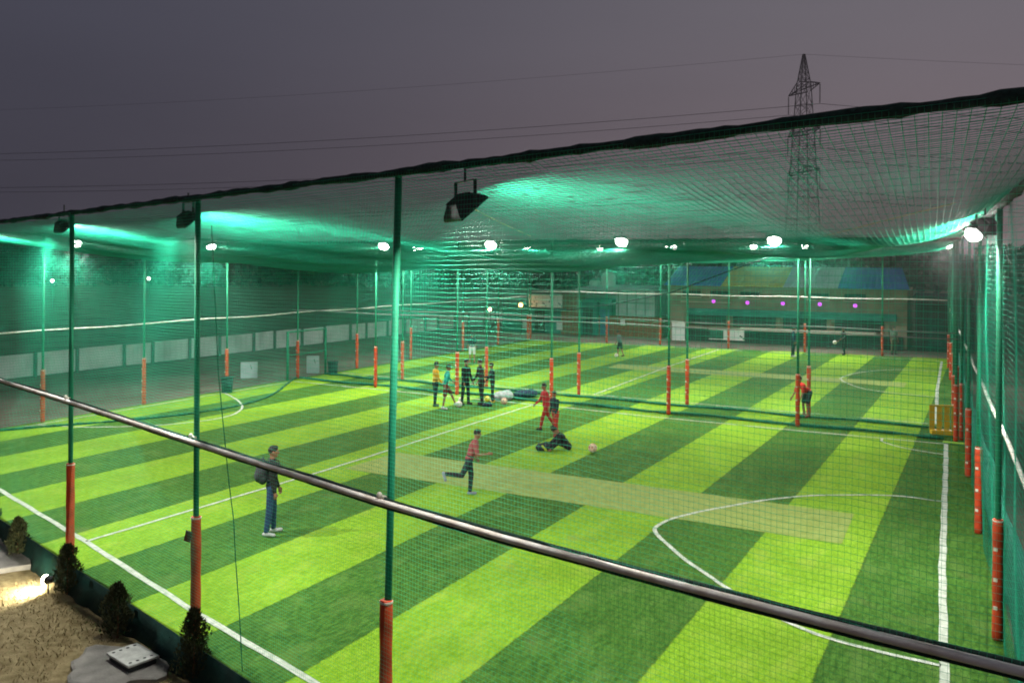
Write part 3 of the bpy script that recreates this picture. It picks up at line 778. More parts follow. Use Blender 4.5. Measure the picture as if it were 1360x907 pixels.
MB().box((0.4, 1.4, 0.95), (5.4, 2.2, 1.9)).build('wall', M_teal, low)
MB().box((0.4, 1.2, 1.98), (5.8, 2.9, 0.08), 0, 0.05).build('roof', M_dark, low)
MB().box((1.0, 0.27, 0.95), (0.9, 0.05, 1.7)).build('door', M_dark, low)
sg = at_y(716, 411, 60.0)
board('advertising_board', 720, 411, 59.9, 2.25, 0.86, M_bink, 'wide pale printed sign board next to the brick block', 2.02)
board('advertising_board', 741, 411, 59.92, 0.72, 0.86, M_bink, 'narrow pale printed sign board against the brick block', 2.02)
board('notice_board', 697, 440, 59.0, 0.36, 0.66, M_bwhite, 'small upright white notice below the wide sign', 0.42)
board('notice_board', 743, 440, 59.0, 0.46, 0.52, M_bwhite, 'small white notice at the foot of the brick block', 0.45)
board('notice_board', 827, 424, 59.6, 0.34, 0.34, M_bwhite, 'small square white notice on the shed beside the boy in grey', 0.95)

dk = thing('dark_shed', (-2.6, 61.2, 0), 'dark windowless shed between the clubhouse and the receding red posts', 'building')
MB().box((0, 1.4, 1.7), (3.3, 2.8, 3.4)).build('wall', M_dark, dk)
MB().box((0, 1.3, 3.46), (3.6, 3.2, 0.09), 0, 0.05).build('roof', M_dark, dk)
MB().box((-0.5, -0.03, 1.05), (1.0, 0.06, 2.0)).build('door', M_skirt, dk)

def small_lamp(px, py, Y, r, col, st, label, watts=0, pole=True):
    p = at_y(px, py, Y)
    t = thing('outdoor_lamp', (p.x, p.y, 0), label, 'lamp')
    m = mat('lit_bulb', col, 0.4, 0.02, emit=(col, st))
    MB().ball((0, -0.05, p.z), r).build('bulb', m, t, smooth=True)
    MB().tube([(0, 0.06, 0), (0, 0.06, p.z + r)], 0.035, 8).box((0, 0.02, p.z + r + 0.03), (r * 1.6, 0.3, 0.05)).build('pole', M_black, t)
    if watts:
        l_ = bpy.data.lights.new('bulb_glow', 'POINT'); l_.energy = watts; l_.color = col; l_.shadow_soft_size = r
        o = bpy.data.objects.new('bulb_glow', l_); COL.objects.link(o); o.parent = t; o.location = (0, -0.05 - r * 1.3, p.z)
small_lamp(692, 405, 59.3, 0.16, (1.0, 0.55, 0.16), 12, 'orange glowing lamp at the end of the wide sign', 50)
small_lamp(651, 411, 57.5, 0.13, (1.0, 0.78, 0.40), 14, 'pale yellow lamp above the far red posts', 20)
small_lamp(70, 373, 62, 0.16, (1.0, 1.0, 0.9), 14, 'far white lamp out in the dark by the outermost near post')
small_lamp(198, 370, 75, 0.18, (1.0, 1.0, 0.9), 14, 'far white lamp out in the dark beside the second near post')

# loose things on the earth strip behind the goal end
def bin_(x, y, lab):
    t = thing('litter_bin', (x, y, 0), lab, 'bin', 'dark green bins at the goal end')
    MB().lathe([(0.19, 0), (0.21, 0.02), (0.25, 0.62), (0.24, 0.62), (0.21, 0.3)], n=16).build('bucket', M_skirt, t, smooth=True)
    MB().lathe([(0.245, 0.60), (0.27, 0.61), (0.27, 0.65), (0.235, 0.66)], n=16).build('rim', M_skirt, t, smooth=True)
bin_(-27.7, 26.2, 'dark green bin standing against a red post at the goal end')
bin_(-27.75, 32.9, 'dark green bin standing by the green pipe gate')
for x, y, w, h, lab in ((-30.3, 30.0, 0.75, 0.75, 'pale board leaning by the gate, wider one'), (-29.0, 32.9, 0.6, 0.85, 'pale board leaning by the gate, narrow taller one')):
    t = thing('leaning_board', (x, y, 0), lab, 'board')
    MB().box((0, 0, h / 2), (w, 0.03, h), 0.75, -0.2).build('sheet', M_sheet, t)
    MB().tube([(0.15, 0.2, 0), (0.05, 0.03, h * 0.8)], 0.02, 6).build('prop', M_wallf, t)

# yellow plastic stand in the corner of the far pitch
M_yplast = mat('yellow_plastic', (0.58, 0.36, 0.015), 0.45, 0.15, 6.0)
ys = thing('plastic_stand', (-1.35, 31.5, 0), 'yellow plastic slatted stand beside the red posts of the corner', 'stand', rz=0.25)
MB().box((0, 0, 0.09), (0.74, 0.34, 0.14)).build('base', M_yplast, ys, bevel=0.02)
for xx in (-0.33, -0.11, 0.11, 0.33):
    MB().box((xx, 0.02, 0.56), (0.165, 0.05, 0.80)).build('upright', M_yplast, ys, bevel=0.012)
MB().box((0, -0.015, 0.93), (0.74, 0.035, 0.07)).build('crossbar', M_yplast, ys, bevel=0.01)
M_litline = mat('lit_line_lime', (0.35, 0.60, 0.08), 0.6)
lb = thing('lit_line_strip', (-0.95, 29.95, 0.02), 'short strip coloured lime for a lit line on the turf below the yellow stand', 'line_strip')
MB().box((0, 0, 0.04), (0.68, 0.09, 0.05), 0.05).build('line_strip', M_litline, lb, bevel=0.01)  # lit strip of turf line, its brightness put into the lime colour

# ------------------------------------------------------------------ pylon and lines
def strut(m, a, b, r): m.tube([a, b], r, 4)
pc = at_y(1066, 347, 160); PX, PY = pc.x, pc.y
DP = Vector((PX, PY)).dot(Vector((-math.sin(AL), math.cos(AL))))        # distance ahead
def zpx(py, d=DP): return EYE - (py - HOR) / FPX * d
py_t = thing('power_pylon', (PX, PY, 0), 'steel lattice power pylon rising above the netting roof', 'pylon', rz=AL + 0.13)
Ht = zpx(70); Hk = zpx(112); Hm = zpx(165)
hw = lambda z: (0.14 if z >= Ht - .1 else 0.14 + (Ht - z) / (Ht - Hk) * 0.78) if z > Hk else 0.92 + (Hk - z) / Hk * 1.8
lv = [0.0]
while lv[-1] < Hk - 3: lv.append(lv[-1] + 2.1 * hw(lv[-1]) * 0.85)
lv[-1] = Hk
lv += [Hk + (Ht - Hk) * f for f in (0.22, 0.42, 0.60, 0.76, 0.9, 1.0)]
leg = MB(); lat = MB()
for z0, z1 in zip(lv[:-1], lv[1:]):
    a, b = hw(z0), hw(z1)
    C0 = [(a, a, z0), (-a, a, z0), (-a, -a, z0), (a, -a, z0)]; C1 = [(b, b, z1), (-b, b, z1), (-b, -b, z1), (b, -b, z1)]
    for k in range(4):
        strut(leg, C0[k], C1[k], 0.09)
        strut(lat, C0[k], C1[(k + 1) % 4], 0.045); strut(lat, C0[(k + 1) % 4], C1[k], 0.045); strut(lat, C1[k], C1[(k + 1) % 4], 0.045)
leg.build('legs', M_steel, py_t); lat.build('lattice', M_steel, py_t)
Za = zpx(119)
def arm(z, ln, s):
    m = MB(); d = Vector((0, s, 0)); tip = Vector((0, s * ln, z + 0.25)); b = hw(z)
    for xx in (-b, b):
        strut(m, (xx, s * b * 0.6, z), tip, 0.10); strut(m, (xx, s * b * 0.6, z + 1.6), tip, 0.09)
    for f_ in (0.3, 0.55, 0.8):
        for xx in (-b, b):
            q = Vector((xx, s * b * .6, z)).lerp(tip, f_); q2 = Vector((xx, s * b * .6, z + 1.6)).lerp(tip, f_); strut(m, q, q2, 0.06)
    am = m.build('crossarm', M_steel, py_t)
    iz = MB()
    pr = []
    for i in range(13): pr += [(0.05, -0.25 * i), (0.15, -0.25 * i - 0.08), (0.05, -0.25 * i - 0.16)]
    iz.lathe(pr[::-1], tip - Vector((0, 0, 0.2)), 8); iz.build('insulator', M_steel, am)
    return tip + Vector((0, 0, -3.5))
# arms reach towards and away from the camera
tips = []
for z in (Za, Za - 7.5, Za - 14.5):
    for s in (-1, 1): tips.append(arm(z, 6.0 if z == Za else 6.2, s))
rot = Matrix.Rotation(AL + 0.13, 4, 'Z'); base = Vector((PX, PY, 0))
rgt, fwd = Vector((math.cos(AL), math.sin(AL), 0)), Vector((-math.sin(AL), math.cos(AL), 0))
def wire(p, d, zend, lab, sag, r=0.042):
    q = p + d; q.z = zend; pts = []
    for i in range(41):
        f_ = i / 40; v = p.lerp(q, f_); v.z -= sag * 4 * f_ * (1 - f_); pts.append(v)
    o = MB().tube(pts, r, 5).build('power_line', M_wire, smooth=True); tag(o, lab, 'power line', 'power lines of the pylon')
wn_ = ('upper conductor, rear', 'upper conductor, front', 'middle conductor, rear', 'middle conductor, front', 'bottom conductor, rear', 'bottom conductor, front')
top_p = base + Vector((0, 0, Ht))
wire(top_p, rgt * -290 + fwd * 80, Ht + 1, 'thin earth wire from the pylon tip towards the darker sky', 3.5, 0.02)
wire(top_p, rgt * 200 - fwd * 8, Ht - 4, 'thin earth wire from the pylon tip towards the pinkish sky', 2, 0.02)
for tp, nm in zip(tips, ('upper', 'upper', 'middle', 'middle', 'lowest', 'lowest')):
    p = rot @ tp + base; fr_ = 'nearer' if (p - base).dot(fwd) < 0 else 'farther'
    wire(p, rgt * -290 + fwd * 80, p.z, f'{nm} power line towards the darker sky, on the {fr_} arm', 4.0)
    wire(p, rgt * 200 - fwd * 8, p.z - 4, f'{nm} power line towards the pinkish sky, on the {fr_} arm', 3.5)

# ------------------------------------------------------------------ garden strip before the fence
GZ = -0.36
def conifer(x, y, h, w, lab):
    t = thing('conical_shrub', (x, y, GZ), lab, 'shrub', 'small conifers along the near fence')
    V, F = [], []
    for _ in range(2300):
        zz = rr.random() ** 0.8; a = rr.random() * 2 * PI
        rad = 1.25 * w * (1 - zz) ** 0.5 * (0.25 + 0.75 * rr.random() ** 0.5) * (0.75 + 0.5 * math.sin(3 * a + 6 * zz + x * 3) * math.sin(7 * zz + x)) * (0.55 + 0.45 * min(1, zz * 5))
        c = Vector((rad * math.cos(a), rad * math.sin(a), 0.06 + h * zz))
        up = Vector((math.cos(a) * 0.5, math.sin(a) * 0.5, 1.0)) + Vector(rr.normal(size=3)) * 0.35; up.normalize()
        sd = up.cross(Vector(rr.normal(size=3))).normalized(); L_ = 0.035 + 0.05 * rr.random(); w_ = 0.010 + 0.008 * rr.random()
        k_ = len(V); V += [c - sd * w_, c + up * L_ * .5 + sd * w_ * .7, c + up * L_, c + up * L_ * .4 - sd * w_ * 1.1]; F.append((k_, k_ + 1, k_ + 2, k_ + 3))
    m = MB(); m.v, m.f = V, F; m.build('foliage', M_con, t)
    MB().tube([(0, 0, -0.05), (0.01, 0, h * 0.8)], [0.022, 0.006], 6).build('stem', M_brick, t)
M_con = mat('conifer_green', (0.022, 0.036, 0.012), 0.85, 0.4, 12.0, col2=(0.065, 0.068, 0.026))
for x, y, h, w, lab in ((-18.65, 11.10, 0.72, 0.24, 'small conifer cut by the picture edge beyond the concrete slab'), (-16.72, 10.47, 0.70, 0.22, 'small conifer next to the concrete slab path'),
                        (-14.10, 9.72, 0.80, 0.25, 'small conifer at the foot of the post behind the garden spotlight'), (-11.85, 9.02, 0.76, 0.26, 'small conifer between the spotlight and the drain cover'),
                        (-9.72, 8.62, 0.92, 0.26, 'small conifer at the foot of the post with the rusty plate')):
    conifer(x, y, h, w, lab)
sp_ = thing('slab_path', (-16.35, 10.05, GZ), 'pale concrete slab reaching the fence beside the garden spotlight', 'slab', rz=-0.55)
MB().box((-1.4, 0, 0.03), (3.4, 0.75, 0.12)).build('slab', M_conc, sp_, bevel=0.02)
dc = thing('drain_cover', (-10.86, 8.52, GZ), 'grey drain box cover with small holes on the dry lawn', 'drain cover', rz=-0.2)
MB().box((0, 0, 0.05), (0.60, 0.40, 0.16)).build('box', M_dark, dc, bevel=0.01)
lid = MB().box((0, 0, 0.145), (0.66, 0.46, 0.035)).build('lid', mat('cover_plate', (0.50, 0.51, 0.47), 0.6, 0.2, 7.0, 0.2, 40), dc, bevel=0.008)
for xx in (-0.25, 0.25):
    for k in range(4):
        MB().lathe([(0.024, 0.1615), (0.024, 0.1635), (0.014, 0.164)], (xx, -0.16 + 0.105 * k, 0), 10).build('hole', M_dark, lid)
rb = thing('concrete_apron', (-11.0, 8.35, GZ), 'rough concrete apron around the drain box cover', 'concrete')
ap = MB(); ring = []
for i in range(26):
    a = 2 * PI * i / 26; q = 1 + 0.14 * math.sin(3 * a) + 0.09 * math.sin(7 * a + 1)
    ring.append((0.80 * q * math.cos(a), 0.55 * q * math.sin(a)))
ap.loft([[(x, y, -0.05) for x, y in ring], [(x, y, 0.035) for x, y in ring], [(x * .93, y * .93, 0.05) for x, y in ring]])
ap.build('apron', M_conc, rb)
gs = thing('garden_spotlight', (-14.42, 9.58, GZ), 'small glaring garden spotlight thrown across the dry lawn', 'spotlight', rz=PI + 0.30)
MB().tube([(0, 0, -0.05), (0, 0, 0.20)], 0.014, 8).build('spike', M_black, gs)
MB().lathe([(0.03, -0.10), (0.06, -0.07), (0.075, 0.03), (0.075, 0.05)], n=14).build('housing', M_black, gs)
for c in gs.children:
    if c.name.startswith('housing'): c.rotation_euler = (0, R(100), 0); c.location = (0, 0, 0.26)
MB().ball((0.06, 0, 0.255), (0.05, 0.085, 0.085), n=12, m=8).build('lens', mat('lit_spot_lens', (0.9, 0.9, 0.8), 0.3, 0.02, emit=((1.0, 0.96, 0.78), 45.0)), gs, smooth=True)  # lens swollen wider than the housing to imitate the glare
gl = bpy.data.lights.new('garden_lamp', 'SPOT'); gl.energy = 420; gl.spot_size = R(155); gl.spot_blend = 0.9; gl.color = (1.0, 0.93, 0.72); gl.shadow_soft_size = 0.05
glo = bpy.data.objects.new('garden_lamp', gl); COL.objects.link(glo); glo.parent = gs; glo.location = (0.12, 0, 0.27)
glo.rotation_euler = (0, R(-58), 0)
# dry grass blades
V, F = [], []
for _ in range(26000):
    x = -24 + 22 * rr.random(); d = 0.35 + 6.5 * rr.random() ** 1.3; yy = NE(x) - d
    if (x + 10.9) ** 2 + (yy - 8.4) ** 2 < 0.9: continue
    if -20 < x < -15.3 and abs((yy - 10.05) + (x + 16.35) * 0.61) < 0.5: continue
    c = Vector((x, yy, GZ + 0.01)); a = rr.random() * 2 * PI; s = 0.006 + 0.006 * rr.random(); h_ = 0.03 + 0.06 * rr.random() ** 2
    sd = Vector((math.cos(a), math.sin(a), 0)) * s; tp = c + Vector((rr.normal() * 0.03, rr.normal() * 0.03, h_))
    k_ = len(V); V += [c - sd, c + sd, tp]; F.append((k_, k_ + 1, k_ + 2))
m = MB(); m.v, m.f = V, F
gr = m.build('grass', M_lawn); gr['kind'] = 'stuff'; gr['label'] = 'short dry grass of the garden lawn'

# ------------------------------------------------------------------ people
def remesh(mb, name, m, parent, vox, smooth=4):
    me = bpy.data.meshes.new('tmp'); me.from_pydata([tuple(p) for p in mb.v], [], mb.f)
    o = bpy.data.objects.new('tmp', me); COL.objects.link(o)
    r = o.modifiers.new('r', 'REMESH'); r.mode = 'VOXEL'; r.voxel_size = vox
    q = o.modifiers.new('s', 'SMOOTH'); q.factor = 0.5; q.iterations = smooth
    dg = bpy.context.evaluated_depsgraph_get(); dg.update()
    new = bpy.data.meshes.new_from_object(o.evaluated_get(dg)); new.name = name
    bpy.data.objects.remove(o); bpy.data.meshes.remove(me)
    new.materials.clear(); new.materials.append(m); new.polygons.foreach_set('use_smooth', [True] * len(new.polygons))
    f = bpy.data.objects.new(name, new); COL.objects.link(f); f.parent = parent
    return f
_cm = {}
def cloth(c, rough=0.85):
    if c not in _cm: _cm[c] = mat('fabric_%02d' % len(_cm), c, rough, 0.22, 7.0, 0.5, 22)
    return _cm[c]
M_skin = mat('skin', (0.24, 0.115, 0.065), 0.55, 0.1, 9.0)
M_hair = mat('black_hair', (0.010, 0.008, 0.007), 0.6, 0.4, 60.0, 0.5, 120)
M_eye = mat('eye', (0.02, 0.015, 0.012), 0.2)

def person(x, y, face, label, h=1.7, lean=3, legs=((2, 4, 3), (-2, 2, 3)), arms=((4, 10, 8), (-2, 12, 8)), head=0, headturn=0, top=(0.02, 0.02, 0.02),
           low=(0.02, 0.025, 0.05), shoe=(0.3, 0.3, 0.3), sleeve=1.0, leglen=1.0, vox=0.011, group=None, stripe=None, sit=False, hood=False, wide=1.0):
    k = h / 1.75
    t = thing('person', (x, y, 0.018), label, 'person', group, rz=face)
    ln = R(lean); up = Vector((math.sin(ln), 0, math.cos(ln))); fw = Vector((math.cos(ln), 0, -math.sin(ln)))
    P = {}; P['hip'] = Vector((0, 0, 0))
    P['waist'] = up * 0.17 * k; P['chest'] = up * 0.36 * k; P['neck0'] = up * 0.50 * k
    hn = R(lean * 0.6 + head); hu = Vector((math.sin(hn), 0, math.cos(hn)))
    P['neck1'] = P['neck0'] + hu * 0.07 * k; P['head'] = P['neck0'] + hu * 0.19 * k + fw * 0.015 * k
    J = []
    for s, (th, kn, ab) in zip((1, -1), legs):
        hp = Vector((0, s * 0.095 * k, -0.03 * k)); a = R(th); b = R(ab) * s
        kd = Vector((math.sin(a) * math.cos(b), math.sin(b), -math.cos(a) * math.cos(b)))
        kp = hp + kd * 0.43 * k; c = R(th - kn); sd = Vector((math.sin(c), math.sin(b) * 0.4, -math.cos(c))).normalized()
        an = kp + sd * 0.42 * k
        ft = c * 0.75; fd = Vector((math.cos(ft), s * 0.15, math.sin(ft))).normalized()
        fn = Vector((-fd.z, 0, fd.x)).normalized()
        J.append((hp, kp, an, fd, fn))
    A = []
    for s, (sh, el, ab) in zip((1, -1), arms):
        sp = P['neck0'] - up * 0.055 * k + Vector((0, s * 0.175 * k * wide, 0)); a = R(sh); b = R(ab) * s
        ud = Vector((math.sin(a) * math.cos(b), math.sin(b), -math.cos(a) * math.cos(b))); ep = sp + ud * 0.28 * k
        c = R(sh + el); wd = Vector((math.sin(c) * math.cos(b * .6), math.sin(b * 0.5), -math.cos(c) * math.cos(b * .6))).normalized(); wp = ep + wd * 0.25 * k
        A.append((sp, ep, wp, wd, s))
    low_z = min(min((an - fn * 0.085 * k).z, (an - fn * 0.085 * k + fd * 0.17 * k).z) for _, _, an, fd, fn in J)
    if sit: low_z = min(low_z, -0.115 * k)
    off = Vector((0, 0, -low_z))
    def q(p): return Vector(p) + off
    T = Matrix.Rotation(ln, 3, 'Y'); HT = Matrix.Rotation(hn, 3, 'Y') @ Matrix.Rotation(R(headturn), 3, 'Z')
    # --- body: one continuous figure
    m = MB()
    m.ball(q(P['hip']), (0.10 * k, 0.145 * k, 0.10 * k), T).ball(q(P['waist']), (0.095 * k, 0.13 * k, 0.14 * k), T).ball(q(P['chest']), (0.11 * k, 0.155 * k, 0.15 * k), T)
    m.limb(q(A[0][0]), q(A[1][0]), 0.055 * k, 0.055 * k).limb(q(P['neck0'] - up * 0.04 * k), q(P['neck1'] + hu * 0.03 * k), 0.058 * k, 0.052 * k)
    hc = q(P['head'])
    m.ball(hc, (0.094 * k, 0.074 * k, 0.115 * k), HT, 16, 12)
    m.ball(hc + HT @ Vector((0.035, 0, -0.065)) * k, (0.055 * k, 0.05 * k, 0.055 * k), HT)                      # jaw
    m.limb(hc + HT @ Vector((0.088, 0, 0.012)) * k, hc + HT @ Vector((0.105, 0, -0.028)) * k, 0.010 * k, 0.015 * k)  # nose
    m.limb(hc + HT @ Vector((0.080, 0.035, 0.026)) * k, hc + HT @ Vector((0.080, -0.035, 0.026)) * k, 0.012 * k, 0.012 * k)  # brow
    m.limb(hc + HT @ Vector((0.083, 0.018, -0.062)) * k, hc + HT @ Vector((0.083, -0.018, -0.062)) * k, 0.009 * k, 0.009 * k)  # lips
    for s in (-1, 1): m.ball(hc + HT @ Vector((-0.005, s * 0.077, -0.008)) * k, (0.022 * k, 0.010 * k, 0.032 * k), HT)
    for hp, kp, an, fd, fn in J:
        m.limb(q(hp), q(kp), 0.082 * k, 0.054 * k).limb(q(kp), q(an), 0.056 * k, 0.036 * k)
        m.limb(q(an - fn * 0.05 * k), q(an - fn * 0.055 * k + fd * 0.13 * k), 0.036 * k, 0.03 * k)
    for sp, ep, wp, wd, s in A:
        m.limb(q(sp), q(ep), 0.050 * k, 0.038 * k).limb(q(ep), q(wp), 0.040 * k, 0.026 * k)
        sd = Vector((0, 1, 0)); nn = wd.cross(sd).normalized(); acr = nn     # palm faces the thigh
        pc_ = wp + wd * 0.05 * k
        m.limb(q(wp), q(pc_ + wd * 0.03 * k), 0.024 * k, 0.026 * k)
        for i, (o_, L_) in enumerate(((-0.030, 0.060), (-0.010, 0.075), (0.010, 0.070), (0.030, 0.052))):
            r0 = pc_ + wd * 0.035 * k + acr * o_ * k; cur = Vector((0, -s, 0))
            kn1 = r0 + (wd * 0.9 + cur * 0.25).normalized() * L_ * 0.55 * k; kn2 = kn1 + (wd * 0.7 + cur * 0.7).normalized() * L_ * 0.55 * k
            m.limb(q(r0), q(kn1), 0.0095 * k, 0.009 * k, 8).limb(q(kn1), q(kn2), 0.009 * k, 0.008 * k, 8)
        tb = wp + wd * 0.025 * k - acr * -0.022 * k; t1 = tb + (acr * 0.7 + wd * 0.75).normalized() * 0.04 * k
        m.limb(q(tb), q(t1), 0.012 * k, 0.010 * k, 8).limb(q(t1), q(t1 + (wd + Vector((0, -s * .4, 0))).normalized() * 0.03 * k), 0.010 * k, 0.008 * k, 8)
    remesh(m, 'body', M_skin, t, min(vox, 0.009) * k, 3)
    for s in (-1, 1): MB().ball(hc + HT @ Vector((0.082, s * 0.030, 0.006)) * k, 0.011 * k, n=8, m=6).build('eye', M_eye, t, smooth=True)
    # --- top
    m = MB(); g_ = 0.014 * k
    for nm, r in (('hip', (0.118, 0.165, 0.10)), ('waist', (0.118, 0.158, 0.15)), ('chest', (0.128, 0.175, 0.155))):
        m.ball(q(P[nm]) + (up * 0.02 * k if nm == 'hip' else Vector()), tuple(v * k for v in r), T)
    m.limb(q(A[0][0]), q(A[1][0]), 0.068 * k, 0.068 * k).limb(q(P['neck0'] - up * 0.06 * k), q(P['neck0'] + hu * 0.02 * k), 0.085 * k, 0.066 * k)
    for sp, ep, wp, wd, s in A:
        m.limb(q(sp), q(sp.lerp(ep, min(1, sleeve * 2))), 0.066 * k, 0.054 * k)
        if sleeve > 0.5: m.limb(q(ep), q(ep.lerp(wp, (sleeve - 0.5) * 2 * 0.93)), 0.054 * k, 0.040 * k).ball(q(ep), 0.058 * k)
    if hood: m.ball(hc + HT @ Vector((-0.03, 0, 0.01)) * k, (0.105 * k, 0.098 * k, 0.125 * k), HT)
    remesh(m, 'jacket' if sleeve > 0.6 else 'shirt', cloth(top), t, vox * k, 4)
    # --- trousers
    m = MB(); m.ball(q(P['hip'] - up * 0.02 * k), (0.112 * k, 0.158 * k, 0.10 * k), T).ball(q(P['waist'] * 0.5), (0.105 * k, 0.148 * k, 0.08 * k), T)
    for hp, kp, an, fd, fn in J:
        if leglen < 0.6:
            m.limb(q(hp), q(hp.lerp(kp, 0.85)), 0.100 * k, 0.088 * k)
        else:
            m.limb(q(hp), q(kp), 0.096 * k, 0.070 * k).limb(q(kp), q(kp.lerp(an, 0.97)), 0.070 * k, 0.053 * k)
    remesh(m, 'trousers' if leglen > 0.6 else 'shorts', cloth(low), t, vox * k, 4)
    for hp, kp, an, fd, fn in J:
        m = MB(); b0 = q(an - fn * 0.05 * k - fd * 0.035 * k)
        m.limb(b0, q(an - fn * 0.052 * k + fd * 0.155 * k), 0.043 * k, 0.036 * k).limb(q(an - fn * 0.01 * k), q(an - fn * 0.05 * k + fd * 0.03 * k), 0.043 * k, 0.045 * k)
        remesh(m, 'shoe', cloth(shoe), t, 0.009 * k, 3)
    if not hood:
        m = MB(); m.ball(hc + HT @ Vector((-0.014, 0, 0.032)) * k, (0.098 * k, 0.082 * k, 0.098 * k), HT, 16, 12).ball(hc + HT @ Vector((0.03, 0, 0.085)) * k, (0.062 * k, 0.062 * k, 0.04 * k), HT)
        remesh(m, 'hair', M_hair, t, 0.008 * k, 2)
    if stripe:
        m = MB(); sp, ep, wp, wd, s = A[1]
        o_ = Vector((0, -0.05, 0)) * k; m.limb(q(sp + o_), q(ep + o_), 0.026 * k, 0.024 * k).limb(q(ep + o_ * .9), q(ep.lerp(wp, .85) + o_ * .6), 0.024 * k, 0.02 * k)
        m.build('sleeve_stripe', cloth(stripe), t, smooth=True)
    t['_shoulder'] = 0
    del t['_shoulder']
    return t, P, off, k, T

RIGHT, AWAY, LEFT, TOW = AL, AL + PI / 2, AL + PI, AL - PI / 2
mn, P_, off_, k_, T_ = person(-12.60, 13.10, RIGHT + 0.25, 'man in black jacket and blue jeans standing alone with a backpack', 1.74, 2, ((5, 5, 4), (-5, 3, 4)), ((6, 14, 6), (0, 10, 6)),
    top=(0.012, 0.014, 0.013), low=(0.018, 0.045, 0.10), shoe=(0.42, 0.44, 0.42), vox=0.009)
bp_ = thing('backpack', (-12.60, 13.10, 0.018), 'dark grey backpack on the back of the man in jeans', 'backpack', rz=RIGHT + 0.25)
m = MB(); c = P_['chest'] + off_ + Vector((-0.20, 0, -0.05))
m.ball(c, (0.12, 0.165, 0.26), T_, 16, 12).ball(c + Vector((-0.07, 0, -0.08)), (0.08, 0.125, 0.14), T_).ball(c + Vector((0.02, 0, -0.12)), (0.10, 0.16, 0.15), T_)
M_bag = cloth((0.035, 0.040, 0.045))
remesh(m, 'bag', M_bag, bp_, 0.009, 4)
for s in (-1, 1):
    pts = [c + Vector((0.10, s * 0.09, 0.21)), c + Vector((0.19, s * 0.10, 0.235)), c + Vector((0.33, s * 0.105, 0.16)), c + Vector((0.345, s * 0.12, 0.02)), c + Vector((0.26, s * 0.165, -0.10)), c + Vector((0.10, s * 0.15, -0.17))]
    MB().tube(pts, 0.022, 8, sq=(1.3, 0.5)).build('strap', M_bag, bp_, smooth=True)
MB().tube([c + Vector((0.03, -0.04, 0.245)), c + Vector((0.02, -0.02, 0.29)), c + Vector((0.02, 0.02, 0.29)), c + Vector((0.03, 0.04, 0.245))], 0.009, 6).build('handle', M_bag, bp_, smooth=True)

person(-10.70, 17.55, RIGHT + 0.1, 'runner in dusty red shirt and black trousers, one leg kicked back', 1.56, 20, ((8, 12, 2), (-28, 70, 3)), ((-30, 70, 10), (10, 85, 10)), head=-4,
       top=(0.26, 0.055, 0.060), low=(0.020, 0.022, 0.026), shoe=(0.20, 0.23, 0.28), sleeve=0.45, vox=0.009)
GT = 'players gathered round the bags'
person(-18.40, 27.70, RIGHT + 0.4, 'player in yellow shirt and dark trousers standing at the edge of the group', 1.65, 2, ((3, 4, 3), (-4, 2, 3)), ((12, 40, 8), (8, 30, 8)), top=(0.62, 0.32, 0.015), low=(0.016, 0.022, 0.028),
       shoe=(0.04, 0.04, 0.04), group=GT)
person(-17.75, 27.40, RIGHT + 0.2, 'player in teal shirt and dark shorts swinging a foot at a white ball', 1.62, 10, ((34, 10, 6), (-6, 4, 4)), ((20, 30, 35), (-30, 20, 40)), top=(0.010, 0.28, 0.22), low=(0.12, 0.022, 0.018),
       shoe=(0.6, 0.6, 0.58), sleeve=0.9, leglen=0.4, group=GT)
person(-17.62, 28.60, RIGHT - 0.7, 'player in black standing beside the player in teal', 1.70, 2, ((4, 4, 4), (-3, 3, 4)), ((8, 20, 6), (2, 16, 6)), top=(0.010, 0.016, 0.015), low=(0.010, 0.014, 0.014), shoe=(0.03, 0.03, 0.03), group=GT)
person(-17.12, 28.92, LEFT + 0.5, 'player in brownish black with back turned, nearest the white sack', 1.70, 4, ((4, 5, 5), (-6, 3, 5)), ((10, 30, 9), (6, 30, 10)), top=(0.030, 0.022, 0.020), low=(0.018, 0.014, 0.014), shoe=(0.025, 0.025, 0.025), group=GT)
person(-16.98, 29.55, LEFT + 0.2, 'player in dark green mostly hidden behind the one in brownish black', 1.52, 4, ((3, 4, 4), (-4, 3, 4)), ((30, 60, 14), (10, 30, 10)), top=(0.012, 0.030, 0.030), low=(0.02, 0.02, 0.02), shoe=(0.4, 0.3, 0.04), group=GT)
GR = 'players in red trousers'
person(-12.78, 25.75, LEFT + 0.35, 'player in full red tracksuit striding away from the seated one', 1.52, 6, ((24, 12, 5), (-20, 14, 5)), ((-20, 25, 8), (18, 30, 8)), top=(0.42, 0.022, 0.030), low=(0.36, 0.020, 0.016), shoe=(0.05, 0.04, 0.04), group=GR)
person(-12.05, 24.95, LEFT + 0.7, 'player in dark top and red trousers close in front of the red tracksuit', 1.40, 5, ((10, 8, 6), (-14, 8, 6)), ((8, 25, 8), (-6, 20, 8)), top=(0.018, 0.035, 0.040), low=(0.40, 0.025, 0.018), shoe=(0.25, 0.03, 0.03), group=GR)
person(-10.85, 23.35, LEFT + 0.15, 'player in black sitting on the turf and reaching for lime shoes, pale sleeve stripe', 1.55, 38, ((115, 50, 9), (126, 73, 10)), ((30, 20, 6), (42, 12, 8)), head=22, top=(0.010, 0.013, 0.013),
       low=(0.012, 0.014, 0.016), shoe=(0.50, 0.55, 0.04), stripe=(0.5, 0.5, 0.48), sit=True)
